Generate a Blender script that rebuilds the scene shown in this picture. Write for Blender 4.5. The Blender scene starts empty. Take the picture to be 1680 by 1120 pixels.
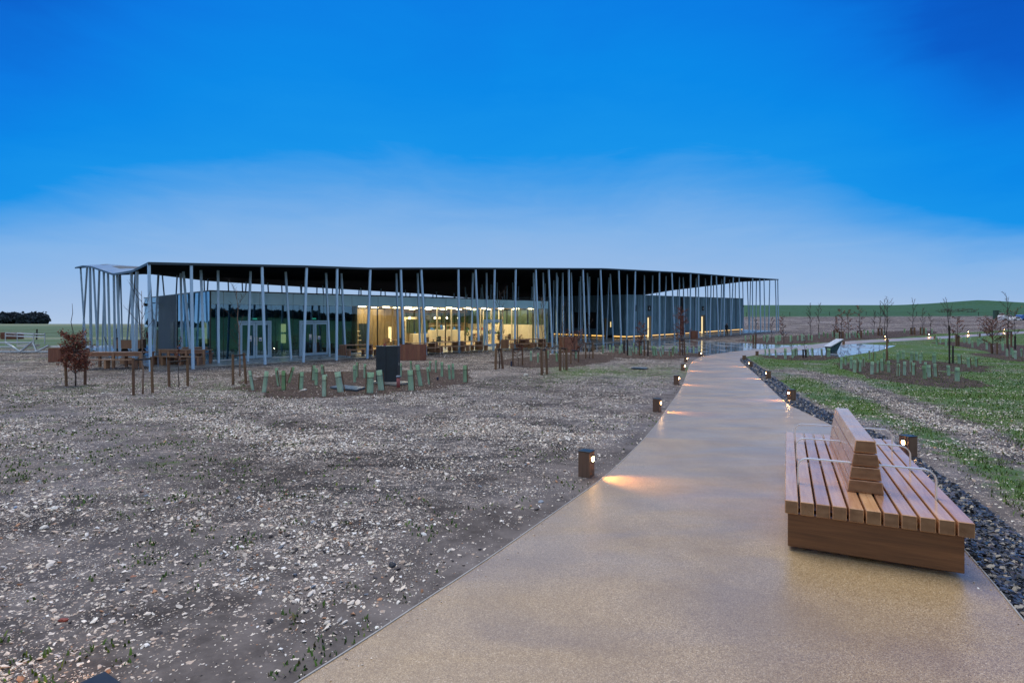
import bpy, bmesh, math, random
import numpy as np
from mathutils import Vector, Matrix
random.seed(7); rng = np.random.default_rng(7)
SC = bpy.context.scene
COL = SC.collection
FPX, HX, HY, EYE = 882.0, 840.0, 548.0, 1.78      # lens in photo pixels, horizon row, eye height

# ------------------------------------------------------------------ camera, world, sun, exposure
cam_d = bpy.data.cameras.new('camera'); cam = bpy.data.objects.new('camera', cam_d); COL.objects.link(cam)
cam.location = (0, 0, EYE); cam.rotation_euler = (math.pi/2, 0, 0)
cam_d.sensor_width = 36; cam_d.lens = FPX/1680*36; cam_d.shift_y = -12/1680
cam_d.clip_start = 0.05; cam_d.clip_end = 6000
SC.camera = cam
SC.view_settings.view_transform = 'Standard'; SC.view_settings.look = 'None'
SC.view_settings.exposure = 0.86; SC.view_settings.gamma = 1.0; SC.view_settings.use_curve_mapping = False
SC.render.engine = 'CYCLES'
SC.cycles.use_denoising = True
SC.cycles.max_bounces = 7; SC.cycles.transparent_max_bounces = 24
SC.cycles.sample_clamp_indirect = 4.0; SC.cycles.caustics_reflective = False; SC.cycles.caustics_refractive = False

class NT:
    """tiny node-tree writer"""
    def __init__(s, tree): s.t = tree; s.n = tree.nodes; s.l = tree.links
    def new(s, typ, ins=None, **props):
        nd = s.n.new(typ)
        for k, v in props.items(): setattr(nd, k, v)
        for k, v in (ins or {}).items():
            sk = nd.inputs[k]
            if isinstance(v, bpy.types.NodeSocket): s.l.new(v, sk)
            else: sk.default_value = v
        return nd
    def math(s, op, a, b=0.0, c=0.0, clamp=False):
        return s.new('ShaderNodeMath', {0: a, 1: b, 2: c}, operation=op, use_clamp=clamp).outputs[0]
    def mapr(s, v, a, b, c=0.0, d=1.0, smooth=False):
        return s.new('ShaderNodeMapRange', {0: v, 1: a, 2: b, 3: c, 4: d}, interpolation_type='SMOOTHSTEP' if smooth else 'LINEAR').outputs[0]
    def mix(s, f, a, b, blend='MIX'):
        nd = s.new('ShaderNodeMix', None, data_type='RGBA', blend_type=blend)
        for sk, v in ((nd.inputs[0], f), (nd.inputs[6], a), (nd.inputs[7], b)):
            if isinstance(v, bpy.types.NodeSocket): s.l.new(v, sk)
            else: sk.default_value = v if not (isinstance(v, tuple) and len(v) == 3) else (*v, 1)
        return nd.outputs[2]
    def ramp(s, f, stops):
        nd = s.new('ShaderNodeValToRGB', {0: f}); e = nd.color_ramp.elements
        while len(e) < len(stops): e.new(0.5)
        for i, (p, c) in enumerate(stops): e[i].position = p; e[i].color = (*c, 1)
        return nd.outputs[0]
    def noise(s, vec, scale, detail=3.0, rough=0.55, dist=0.0, out=0):
        return s.new('ShaderNodeTexNoise', {'Vector': vec, 'Scale': scale, 'Detail': detail, 'Roughness': rough, 'Distortion': dist}).outputs[out]
    def scale(s, vec, sc, loc=(0, 0, 0)):
        return s.new('ShaderNodeMapping', {'Vector': vec, 'Scale': sc, 'Location': loc}).outputs[0]
    def bump(s, h, strength, dist=0.01):
        return s.new('ShaderNodeBump', {'Height': h, 'Strength': strength, 'Distance': dist}).outputs[0]

world = bpy.data.worlds.new('World'); SC.world = world; world.use_nodes = True
world.node_tree.nodes.clear()
w = NT(world.node_tree)
SUN_EL, SUN_ROT = math.radians(68), math.radians(335)
wd = w.new('ShaderNodeTexCoord').outputs['Generated']
xyz = w.new('ShaderNodeSeparateXYZ', {0: wd}).outputs
hl = w.math('SQRT', w.math('ADD', w.math('MULTIPLY', xyz[0], xyz[0]), w.math('MULTIPLY', xyz[1], xyz[1])))
hl = w.math('MAXIMUM', hl, 0.001)
dxn = w.math('DIVIDE', xyz[0], hl); dyn = w.math('DIVIDE', xyz[1], hl)
front = w.math('SUBTRACT', dyn, w.math('MULTIPLY', w.math('SUBTRACT', dxn, 0.03), 0.05))
B0 = w.mapr(front, 0.68, 1.0, 0.155, 0.315, True)
nvec = w.scale(wd, (1.1, 1.1, 4.0))
n1 = w.noise(nvec, 2.6, 5.0, 0.55, 0.6)
n2 = w.noise(w.scale(wd, (3.0, 3.0, 16.0)), 2.4, 4.0, 0.6, 0.8)
B = w.math('ADD', B0, w.mapr(n1, 0.3, 0.7, -0.02, 0.02))
z0 = w.math('MAXIMUM', xyz[2], 0.0)
q = w.math('DIVIDE', z0, B)
q = w.math('ADD', q, w.mapr(n2, 0.3, 0.7, -0.022, 0.022))
q = w.math('MULTIPLY', q, 0.3)          # ramp spans q 0 .. 3.33
sky_front = w.ramp(q, [(0.0, (.44, .56, .75)), (.08, (.33, .485, .74)), (.18, (.215, .43, .765)), (.255, (.075, .335, .77)), (.31, (.006, .275, .775)),
                       (.42, (.001, .235, .76)), (.55, (.001, .182, .72)), (.72, (.001, .105, .56)), (1.0, (.001, .070, .44))])
ov = w.mix(w.mapr(w.noise(w.scale(wd, (1, 1, 2.5)), 2.2, 5.0, 0.55, 0.3), 0.35, 0.65), (.44, .56, .74), (.58, .68, .84))
behind = w.mapr(front, 0.35, -0.55, 0.0, 1.0, True)
skyc = w.mix(behind, sky_front, ov)
nish = w.new('ShaderNodeTexSky', None, sky_type='NISHITA', sun_disc=False, sun_elevation=SUN_EL, sun_rotation=SUN_ROT)
nb = w.new('ShaderNodeBackground', {'Color': nish.outputs[0], 'Strength': 0.05})
gb = w.new('ShaderNodeBackground', {'Color': skyc, 'Strength': 0.585})
mx = w.new('ShaderNodeMixShader', {0: 0.012, 1: gb.outputs[0], 2: nb.outputs[0]})
w.new('ShaderNodeOutputWorld', {'Surface': mx.outputs[0]})

sun_d = bpy.data.lights.new('sun', 'SUN'); sun_d.energy = 1.5; sun_d.angle = math.radians(45); sun_d.color = (1.0, 0.91, 0.72)
sun = bpy.data.objects.new('sun', sun_d); COL.objects.link(sun)
sv = Vector((math.sin(SUN_ROT)*math.cos(SUN_EL), math.cos(SUN_ROT)*math.cos(SUN_EL), math.sin(SUN_EL)))
sun.rotation_euler = sv.to_track_quat('Z', 'Y').to_euler(); sun.location = sv*50 + Vector((0, 0, 20))

# ------------------------------------------------------------------ terrain height and pixel-to-ground
def sp(t, k=3.0): return 0.5*(t + np.sqrt(t*t + k))
def sstep(a, b, x):
    t = np.clip((x-a)/(b-a), 0, 1); return t*t*(3-2*t)
def G(X, Y):
    X = np.asarray(X, float); Y = np.asarray(Y, float)
    g = .033*(sp(Y-23)-sp(Y-72))
    az = X/np.maximum(Y, 20.0)
    s2 = .0225 + (.063-.0225)*sstep(-.45, .30, az)
    g = g + s2*(sp(Y-72, 60)-sp(Y-600, 900)) - .03*sp(Y-680, 900)
    g = g + .052*(sp(-Y-60, 60)-sp(-Y-400, 900))
    g = g + .042*(sp(X-130, 60)-sp(X-420, 900))*sstep(1.15, 2.2, X/np.maximum(np.abs(Y), 20.0))
    g = g + 5.5*np.exp(-(((X-474)/17)**2+((Y-552)/40)**2)) + 1.6*np.exp(-(((X-520)/30)**2+((Y-560)/40)**2))
    return g
def g0(x, y): return float(G(x, y))
def at(px, py, off=0.0):
    """point of the ground seen at photo pixel (px, py)"""
    kx, kz = (px-HX)/FPX, (HY-py)/FPX
    lo, hi = 1.5, 900.0
    ys = np.geomspace(lo, hi, 4000)
    d = EYE + kz*ys - (G(kx*ys, ys)+off)
    i = np.argmax(d < 0) if (d < 0).any() else len(ys)-1
    a, b = ys[max(i-1, 0)], ys[i]
    for _ in range(30):
        m = (a+b)/2
        if EYE + kz*m - (g0(kx*m, m)+off) < 0: b = m
        else: a = m
    y = (a+b)/2
    return Vector((kx*y, y, g0(kx*y, y)+off))
def size(px, y): return px*y/FPX

# ------------------------------------------------------------------ object helpers
def tag(o, label=None, cat=None, group=None, kind=None):
    if label: o['label'] = label
    if cat: o['category'] = cat
    if group: o['group'] = group
    if kind: o['kind'] = kind
    return o
def link(name, me, parent=None, mat=None):
    o = bpy.data.objects.new(name, me); COL.objects.link(o)
    if parent is not None: o.parent = parent
    if mat is not None and me is not None and len(me.materials) == 0: me.materials.append(mat)
    return o
def empty(name, loc=(0, 0, 0), rz=0.0):
    o = bpy.data.objects.new(name, None); COL.objects.link(o)
    o.location = loc; o.rotation_euler = (0, 0, rz); o.empty_display_size = 0.2
    return o
class MB:
    """collects shapes and links them as one mesh object"""
    def __init__(s): s.v = []; s.f = []; s.m = []; s.cur = 0
    def add(s, vs, fs):
        b = len(s.v); s.v += [tuple(p) for p in vs]; s.f += [tuple(b+i for i in f) for f in fs]; s.m += [s.cur]*len(fs)
    def box(s, x0, x1, y0, y1, z0, z1, bev=0.0, M=None):
        if bev > 0:
            b = min(bev, (x1-x0)/2.1, (y1-y0)/2.1, (z1-z0)/2.1)
            bm = bmesh.new(); bmesh.ops.create_cube(bm, size=1.0)
            for v in bm.verts:
                v.co = Vector(((x0+x1)/2+v.co.x*(x1-x0), (y0+y1)/2+v.co.y*(y1-y0), (z0+z1)/2+v.co.z*(z1-z0)))
            bmesh.ops.bevel(bm, geom=bm.edges[:], offset=b, segments=1, affect='EDGES')
            vs = [v.co.copy() for v in bm.verts]; bm.verts.index_update()
            fs = [[v.index for v in f.verts] for f in bm.faces]; bm.free()
        else:
            vs = [Vector((x, y, z)) for x in (x0, x1) for y in (y0, y1) for z in (z0, z1)]
            fs = [(0, 1, 3, 2), (4, 6, 7, 5), (0, 4, 5, 1), (2, 3, 7, 6), (0, 2, 6, 4), (1, 5, 7, 3)]
        if M is not None: vs = [M @ v for v in vs]
        s.add(vs, fs); return s
    def tube(s, pts, r, n=6, cap=True):
        pts = [Vector(p) for p in pts]; rs = r if isinstance(r, (list, tuple)) else [r]*len(pts)
        b = len(s.v)
        for i, p in enumerate(pts):
            d = (pts[min(i+1, len(pts)-1)]-pts[max(i-1, 0)])
            d = d.normalized() if d.length > 1e-9 else Vector((0, 0, 1))
            a = d.cross(Vector((0, 0, 1)) if abs(d.z) < .9 else Vector((1, 0, 0))).normalized(); c = d.cross(a)
            for k in range(n):
                t = 2*math.pi*k/n; s.v.append(tuple(p + a*(math.cos(t)*rs[i]) + c*(math.sin(t)*rs[i])))
        for i in range(len(pts)-1):
            for k in range(n):
                k2 = (k+1) % n; s.f.append((b+i*n+k, b+i*n+k2, b+(i+1)*n+k2, b+(i+1)*n+k)); s.m.append(s.cur)
        if cap:
            s.f.append(tuple(b+k for k in range(n))[::-1]); s.m.append(s.cur)
            e = b+(len(pts)-1)*n; s.f.append(tuple(e+k for k in range(n))); s.m.append(s.cur)
        return s
    def poly(s, pts, z0, z1):
        n = len(pts); vs = [Vector((x, y, z0)) for x, y in pts]+[Vector((x, y, z1)) for x, y in pts]
        fs = [tuple(range(n))[::-1], tuple(range(n, 2*n))]+[(i, (i+1) % n, n+(i+1) % n, n+i) for i in range(n)]
        s.add(vs, fs); return s
    def mesh(s, name, mats=None, smooth=False):
        me = bpy.data.meshes.new(name); me.from_pydata(s.v, [], s.f)
        for m in (mats if isinstance(mats, (list, tuple)) else [mats] if mats else []): me.materials.append(m)
        if isinstance(mats, (list, tuple)): me.polygons.foreach_set('material_index', s.m)
        if smooth: me.polygons.foreach_set('use_smooth', [True]*len(me.polygons))
        bm = bmesh.new(); bm.from_mesh(me); bmesh.ops.recalc_face_normals(bm, faces=bm.faces); bm.to_mesh(me); bm.free()
        me.update(); return me
    def build(s, name, mats=None, parent=None, smooth=False):
        return link(name, s.mesh(name, mats, smooth), parent)
def np_mesh(name, V, F, mat=None, colors=None, cname='tint'):
    """fast mesh from numpy: V (n,3), F (m,k) same-size faces; colors per vertex (n,4)"""
    me = bpy.data.meshes.new(name); V = np.asarray(V, np.float32); F = np.asarray(F, np.int32); k = F.shape[1]
    me.vertices.add(len(V)); me.vertices.foreach_set('co', V.ravel())
    me.loops.add(F.size); me.loops.foreach_set('vertex_index', F.ravel())
    me.polygons.add(len(F)); me.polygons.foreach_set('loop_start', np.arange(0, F.size, k, dtype=np.int32))
    if colors is not None:
        a = me.color_attributes.new(cname, 'FLOAT_COLOR', 'POINT'); a.data.foreach_set('color', np.asarray(colors, np.float32).ravel())
    me.update(calc_edges=True); me.validate()
    if mat: me.materials.append(mat)
    return me

# ------------------------------------------------------------------ numpy value noise
_perm = rng.random((256, 256))
def vnoise(x, y):
    x = np.asarray(x, float); y = np.asarray(y, float)
    xi = np.floor(x).astype(int); yi = np.floor(y).astype(int); fx = x-xi; fy = y-yi
    fx = fx*fx*(3-2*fx); fy = fy*fy*(3-2*fy)
    a = _perm[xi & 255, yi & 255]; b = _perm[(xi+1) & 255, yi & 255]; c = _perm[xi & 255, (yi+1) & 255]; d = _perm[(xi+1) & 255, (yi+1) & 255]
    return (a*(1-fx)+b*fx)*(1-fy)+(c*(1-fx)+d*fx)*fy
def fbm(x, y, o=4):
    s, a, t = 0, 1.0, 0
    for i in range(o): s = s+a*vnoise(x*2**i+17*i, y*2**i+31*i); t += a; a *= .55
    return s/t

# ------------------------------------------------------------------ materials
def new_mat(name):
    m = bpy.data.materials.new(name); m.use_nodes = True; m.node_tree.nodes.clear(); return m, NT(m.node_tree)
def finish(n, **ins):
    b = n.new('ShaderNodeBsdfPrincipled', {k.replace('_', ' '): v for k, v in ins.items()})
    n.new('ShaderNodeOutputMaterial', {'Surface': b.outputs[0]}); return b
def c4(c): return (*c, 1.0)
def M_plain(name, col, rough=.6, metal=0.0, var=.15, scale=6.0, spec=.5, bump=0.0, bscale=60.0):
    m, n = new_mat(name)
    oc = n.new('ShaderNodeTexCoord').outputs['Object']
    nz = n.noise(oc, scale, 4.0, .6)
    lo = tuple(x*(1-var) for x in col); hi = tuple(min(1, x*(1+var)) for x in col)
    c = n.mix(n.mapr(nz, .3, .7), lo, hi)
    ins = dict(Base_Color=c, Roughness=n.mapr(nz, .3, .7, max(.03, rough-.08), min(1, rough+.08)), Metallic=metal)
    ins['Specular_IOR_Level'] = spec
    if bump: ins['Normal'] = n.bump(n.noise(oc, bscale, 3.0), bump, .005)
    finish(n, **ins); return m
def M_wood(name, c1, c2, axis=1, rough=.4, coat=0.0, scale=1.0, endgrain=False):
    m, n = new_mat(name)
    tc = n.new('ShaderNodeTexCoord').outputs['Object']
    rnd = n.new('ShaderNodeObjectInfo').outputs['Random']
    off = n.new('ShaderNodeCombineXYZ', {0: n.math('MULTIPLY', rnd, 31.0), 1: n.math('MULTIPLY', rnd, 17.0), 2: n.math('MULTIPLY', rnd, 7.0)}).outputs[0]
    v = n.new('ShaderNodeVectorMath', {0: tc, 1: off}, operation='ADD').outputs[0]
    s = [14*scale]*3; s[axis] = 0.9*scale
    v1 = n.scale(v, tuple(s))
    ga = n.noise(v1, 1.6, 6.0, .62, .9)
    s2 = [70*scale]*3; s2[axis] = 2.2*scale
    gb_ = n.noise(n.scale(v, tuple(s2)), 1.5, 3.0, .6)
    big = n.noise(v, 1.1, 2.0)
    f = n.math('ADD', n.mapr(ga, .32, .68, 0, .7), n.mapr(gb_, .3, .7, 0, .3), clamp=True)
    col = n.mix(f, c1, c2)
    col = n.mix(n.mapr(big, .35, .65, 0, .35), col, tuple(x*.62 for x in c1))
    hue = n.new('ShaderNodeHueSaturation', {'Color': col, 'Value': n.mapr(rnd, 0, 1, .82, 1.15), 'Hue': n.mapr(rnd, 0, 1, .493, .506)}).outputs[0]
    if endgrain:      # raw, darker cut ends with ring marks; shade also put into their colour
        nn = n.new('ShaderNodeSeparateXYZ', {0: n.new('ShaderNodeTexCoord').outputs['Normal']}).outputs[1]
        e_ = n.math('GREATER_THAN', n.math('ABSOLUTE', nn), .8)
        rg = n.new('ShaderNodeTexWave', {'Vector': v, 'Scale': 9.0, 'Distortion': 2.0, 'Detail': 3.0}, wave_type='RINGS').outputs['Fac']
        ec = n.mix(n.math('ADD', n.math('MULTIPLY', rg, .25), n.mapr(n.noise(v, 9.0, 4.0), .3, .7, 0, .6)), tuple(x*.24 for x in c1), tuple(x*.38 for x in c2))
        hue = n.mix(n.math('MULTIPLY', e_, .9), hue, ec); coat = n.math('MULTIPLY', n.math('SUBTRACT', 1.0, e_), coat)
    ro = n.mapr(n.noise(v, 5.0, 3.0), .3, .7, max(.05, rough-.1), rough+.12)
    finish(n, Base_Color=hue, Roughness=ro, Normal=n.bump(n.math('ADD', gb_, ga), .25, .002), Coat_Weight=coat, Coat_Roughness=.12)
    return m
def M_emit(name, col, strength):
    m, n = new_mat(name)
    finish(n, Base_Color=c4((.8, .75, .6)), Emission_Color=c4(col), Emission_Strength=strength, Roughness=.5); return m
def M_glass(name, tint, refl=.06, rough=.0, gcol=(.6, .85, 1)):
    m, n = new_mat(name)
    fr = n.new('ShaderNodeFresnel', {'IOR': 1.52}).outputs[0]
    f = n.math('ADD', n.math('MULTIPLY', fr, 1.5), refl, clamp=True)
    f = n.math('MULTIPLY', f, n.math('SUBTRACT', 1.0, n.new('ShaderNodeNewGeometry').outputs['Backfacing']))   # the inner face of a pane must not mirror again
    t = n.new('ShaderNodeBsdfTransparent', {'Color': c4(tint)}); g = n.new('ShaderNodeBsdfGlossy', {'Color': c4(gcol), 'Roughness': rough})
    mxs = n.new('ShaderNodeMixShader', {0: f, 1: t.outputs[0], 2: g.outputs[0]})
    n.new('ShaderNodeOutputMaterial', {'Surface': mxs.outputs[0]}); return m

def M_ground():
    m, n = new_mat('stony_ground')
    p = n.new('ShaderNodeNewGeometry').outputs['Position']
    at_ = n.new('ShaderNodeAttribute', None, attribute_name='zone')
    z = n.new('ShaderNodeSeparateColor', {0: at_.outputs['Color']}).outputs     # r grass, g stone, b field
    big = n.noise(p, .35, 4.0, .6); mid = n.noise(p, 1.6, 4.0, .65); fine = n.noise(p, 14.0, 4.0, .7); vf = n.noise(p, 70.0, 2.0, .6)
    soil = n.mix(n.mapr(mid, .38, .62), (.034, .029, .027), (.150, .136, .130))
    soil = n.mix(n.mapr(big, .42, .60, 0, .7), soil, (.030, .026, .026))
    soil = n.mix(n.mapr(fine, .40, .75, 0, .5), soil, (.26, .235, .225))
    soil = n.mix(n.mapr(n.noise(p, 5.0, 4.0, .7), .52, .38, 0, .9), soil, (.016, .013, .012))
    mud = n.noise(n.scale(p, (.8, 1.9, 1), (3, 7, 0)), 1.25, 6.0, .68, .7)
    mudf = n.mapr(mud, .50, .58)
    soil = n.mix(n.math('MULTIPLY', mudf, n.mapr(z[1], .3, .7, .25, .85)), soil, (.020, .016, .014))
    # pebbles at three sizes
    dens = n.math('MULTIPLY', n.math('ADD', n.mapr(mid, .30, .66, .25, 1.0), n.mapr(big, .35, .65, .25, -.25)), z[1], clamp=True)
    dens = n.math('MULTIPLY', dens, n.mapr(mudf, 0, 1, 1, .35))
    soil = n.mix(n.mapr(z[1], .85, .45, 0, .6), soil, n.mix(n.mapr(mid, .3, .7), (.085, .074, .071), (.23, .205, .20)))
    streak = n.noise(n.scale(p, (.10, .45, 1)), 1.0, 5.0, .65, .5)
    farf = n.mapr(n.new('ShaderNodeSeparateXYZ', {0: p}).outputs[1], 40, 70)
    soil = n.mix(n.math('MULTIPLY', farf, n.mapr(streak, .42, .58)), soil, (.040, .028, .028))
    soil = n.mix(n.math('MULTIPLY', farf, n.mapr(streak, .46, .36, 0, .8)), soil, (.36, .33, .32))
    col = soil; hsum = None
    for sc_, thr, seed in ((5.0, .24, 3.1), (17.0, .42, 0.0), (36.0, .46, 5.3), (75.0, .48, 9.7)):
        pv = n.scale(p, (1, 1.0, .15), (seed, seed*2, 0))
        pv = n.new('ShaderNodeVectorMath', {0: pv, 1: n.new('ShaderNodeVectorMath', {0: n.noise(p, sc_*1.4, 2.0, .5, 0, 1), 'Scale': .9/sc_}, operation='SCALE').outputs[0]}, operation='ADD').outputs[0]
        vo = n.new('ShaderNodeTexVoronoi', {'Vector': pv, 'Scale': sc_, 'Randomness': 1.0})
        pick = n.new('ShaderNodeSeparateColor', {0: vo.outputs['Color']}).outputs
        on = n.math('LESS_THAN', vo.outputs['Distance'], n.math('MULTIPLY', pick[2], thr+.14))
        on = n.math('MULTIPLY', on, n.math('LESS_THAN', pick[0], n.math('MULTIPLY', dens, .78)))
        if sc_ < 10: on = n.math('MULTIPLY', on, farf)
        sc_col = n.ramp(pick[1], [(0, (.10, .095, .10)), (.18, (.33, .27, .23)), (.45, (.58, .50, .43)), (.72, (.74, .69, .63)), (.95, (.42, .30, .22)), (1, (.30, .14, .09))])
        col = n.mix(on, col, sc_col)
        h = n.math('MULTIPLY', on, n.math('SUBTRACT', 1.0, vo.outputs['Distance']))
        hsum = h if hsum is None else n.math('MAXIMUM', hsum, h)
    # grass cover
    gn = n.noise(p, 2.6, 5.0, .7); gf = n.noise(p, 22.0, 4.0, .75)
    gcol = n.mix(n.mapr(gf, .3, .7), (.026, .058, .012), (.10, .19, .030))
    gcol = n.mix(n.mapr(gn, .35, .65, 0, .6), gcol, (.055, .105, .018))
    gth = n.math('SUBTRACT', 1.02, z[0])
    gm = n.mapr(n.math('ADD', n.math('MULTIPLY', gn, .65), n.math('MULTIPLY', gf, .35)), n.math('ADD', n.math('MULTIPLY', gth, .5), .22), n.math('ADD', n.math('MULTIPLY', gth, .5), .33))
    gm = n.math('MULTIPLY', gm, n.mapr(z[0], .02, .2))
    col = n.mix(gm, col, gcol)
    # farmland
    fn = n.noise(n.scale(p, (.02, .05, .1)), 1.0, 5.0, .6, .4); fn2 = n.noise(p, .8, 4.0, .7)
    fcol = n.mix(n.mapr(fn, .35, .65), (.022, .090, .030), (.040, .115, .036))
    fcol = n.mix(n.mapr(fn2, .3, .7, 0, .4), fcol, (.020, .060, .026))
    wv = n.new('ShaderNodeTexWave', {'Vector': p, 'Scale': .05, 'Distortion': 1.5, 'Detail': 2.0}, bands_direction='X').outputs['Fac']
    fcol = n.mix(n.mapr(wv, .9, 1.0, 0, .25), fcol, (.09, .11, .06))
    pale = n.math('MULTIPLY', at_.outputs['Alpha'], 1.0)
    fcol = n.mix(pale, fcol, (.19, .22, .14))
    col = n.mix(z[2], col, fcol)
    hh = n.math('ADD', n.math('ADD', n.math('MULTIPLY', hsum, .8), n.math('MULTIPLY', fine, .8)), n.math('MULTIPLY', vf, .3))
    wet = n.mapr(big, .40, .62, .6, .95)
    finish(n, Base_Color=col, Roughness=wet, Specular_IOR_Level=.22, Normal=n.bump(hh, .7, .02))
    return m
def M_path():
    m, n = new_mat('resin_gravel_path')
    p = n.new('ShaderNodeNewGeometry').outputs['Position']
    f1 = n.noise(p, 160.0, 2.0, .6); f2 = n.noise(p, 60.0, 3.0, .6); b1 = n.noise(p, .9, 4.0, .6, .4); b2 = n.noise(n.scale(p, (.5, 1.6, 1)), .8, 3.0, .6, .5)
    vo = n.new('ShaderNodeTexVoronoi', {'Vector': p, 'Scale': 210.0}); vc = n.new('ShaderNodeSeparateColor', {0: vo.outputs['Color']}).outputs
    col = n.ramp(vc[0], [(0, (.14, .086, .034)), (.3, (.31, .208, .098)), (.62, (.44, .31, .16)), (.88, (.56, .42, .24)), (1, (.72, .60, .43))])
    col = n.mix(n.mapr(f2, .3, .7, 0, .5), col, (.31, .22, .115))
    col = n.mix(n.mapr(b1, .42, .62, 0, .42), col, (.195, .125, .058))
    ro = n.mapr(b2, .36, .62, .34, .44)
    finish(n, Base_Color=col, Roughness=ro, Specular_IOR_Level=.9, Normal=n.bump(n.math('ADD', n.math('MULTIPLY', vo.outputs['Distance'], .8), f1), n.mapr(b2, .36, .62, .10, .35), .003),
           Coat_Weight=n.mapr(b2, .62, .40, .35, .65), Coat_Roughness=n.mapr(b2, .36, .62, .28, .40), Coat_IOR=1.5)
    return m
def M_wet():
    m, n = new_mat('wet_paving')
    p = n.new('ShaderNodeNewGeometry').outputs['Position']
    a = n.noise(n.scale(p, (.7, .35, 1)), .9, 5.0, .6, .6); f = n.noise(p, 9.0, 4.0, .65)
    dry = n.mix(n.mapr(f, .3, .7), (.20, .20, .19), (.34, .33, .31))
    pud = n.mapr(a, .42, .56, 0, 1)
    col = n.mix(pud, dry, (.12, .125, .13))
    rip = n.noise(n.scale(p, (.5, 2.2, 1)), 1.1, 3.0, .5)
    finish(n, Base_Color=col, Roughness=n.mapr(pud, 0, 1, .34, .06), Specular_IOR_Level=.7, Normal=n.bump(n.math('ADD', n.math('MULTIPLY', f, n.mapr(pud, 0, 1, .35, .0)), n.math('MULTIPLY', rip, 6.0)), .8, .02),
           Coat_Weight=n.mapr(pud, 0, 1, .3, 1.0), Coat_Roughness=.02)
    return m
def M_mulch():
    m, n = new_mat('bark_mulch')
    p = n.new('ShaderNodeNewGeometry').outputs['Position']
    vo = n.new('ShaderNodeTexVoronoi', {'Vector': n.scale(p, (1, 1, .3)), 'Scale': 26.0}); v = n.new('ShaderNodeSeparateColor', {0: vo.outputs['Color']}).outputs
    col = n.ramp(v[0], [(0, (.018, .012, .010)), (.5, (.050, .031, .024)), (.85, (.10, .064, .05)), (.97, (.20, .15, .12)), (1, (.45, .4, .36))])
    col = n.mix(n.mapr(n.noise(p, 1.2, 3.0), .4, .6, 0, .5), col, (.035, .024, .020))
    gg = n.mapr(n.noise(p, 3.0, 4.0, .7), .62, .70)
    col = n.mix(gg, col, (.040, .070, .020))
    finish(n, Base_Color=col, Roughness=.85, Specular_IOR_Level=.25, Normal=n.bump(vo.outputs['Distance'], .9, .03))
    return m
def M_tinted(name, rough=.75, spec=.35, mul=1.0):
    m, n = new_mat(name)
    c = n.new('ShaderNodeAttribute', None, attribute_name='tint').outputs['Color']
    p = n.new('ShaderNodeNewGeometry').outputs['Position']
    c = n.mix(n.mapr(n.noise(p, 90.0, 2.0), .3, .7, 0, .3), c, n.mix(1.0, c, (.6, .55, .5), 'MULTIPLY'))
    finish(n, Base_Color=c, Roughness=rough, Specular_IOR_Level=spec); return m
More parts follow.
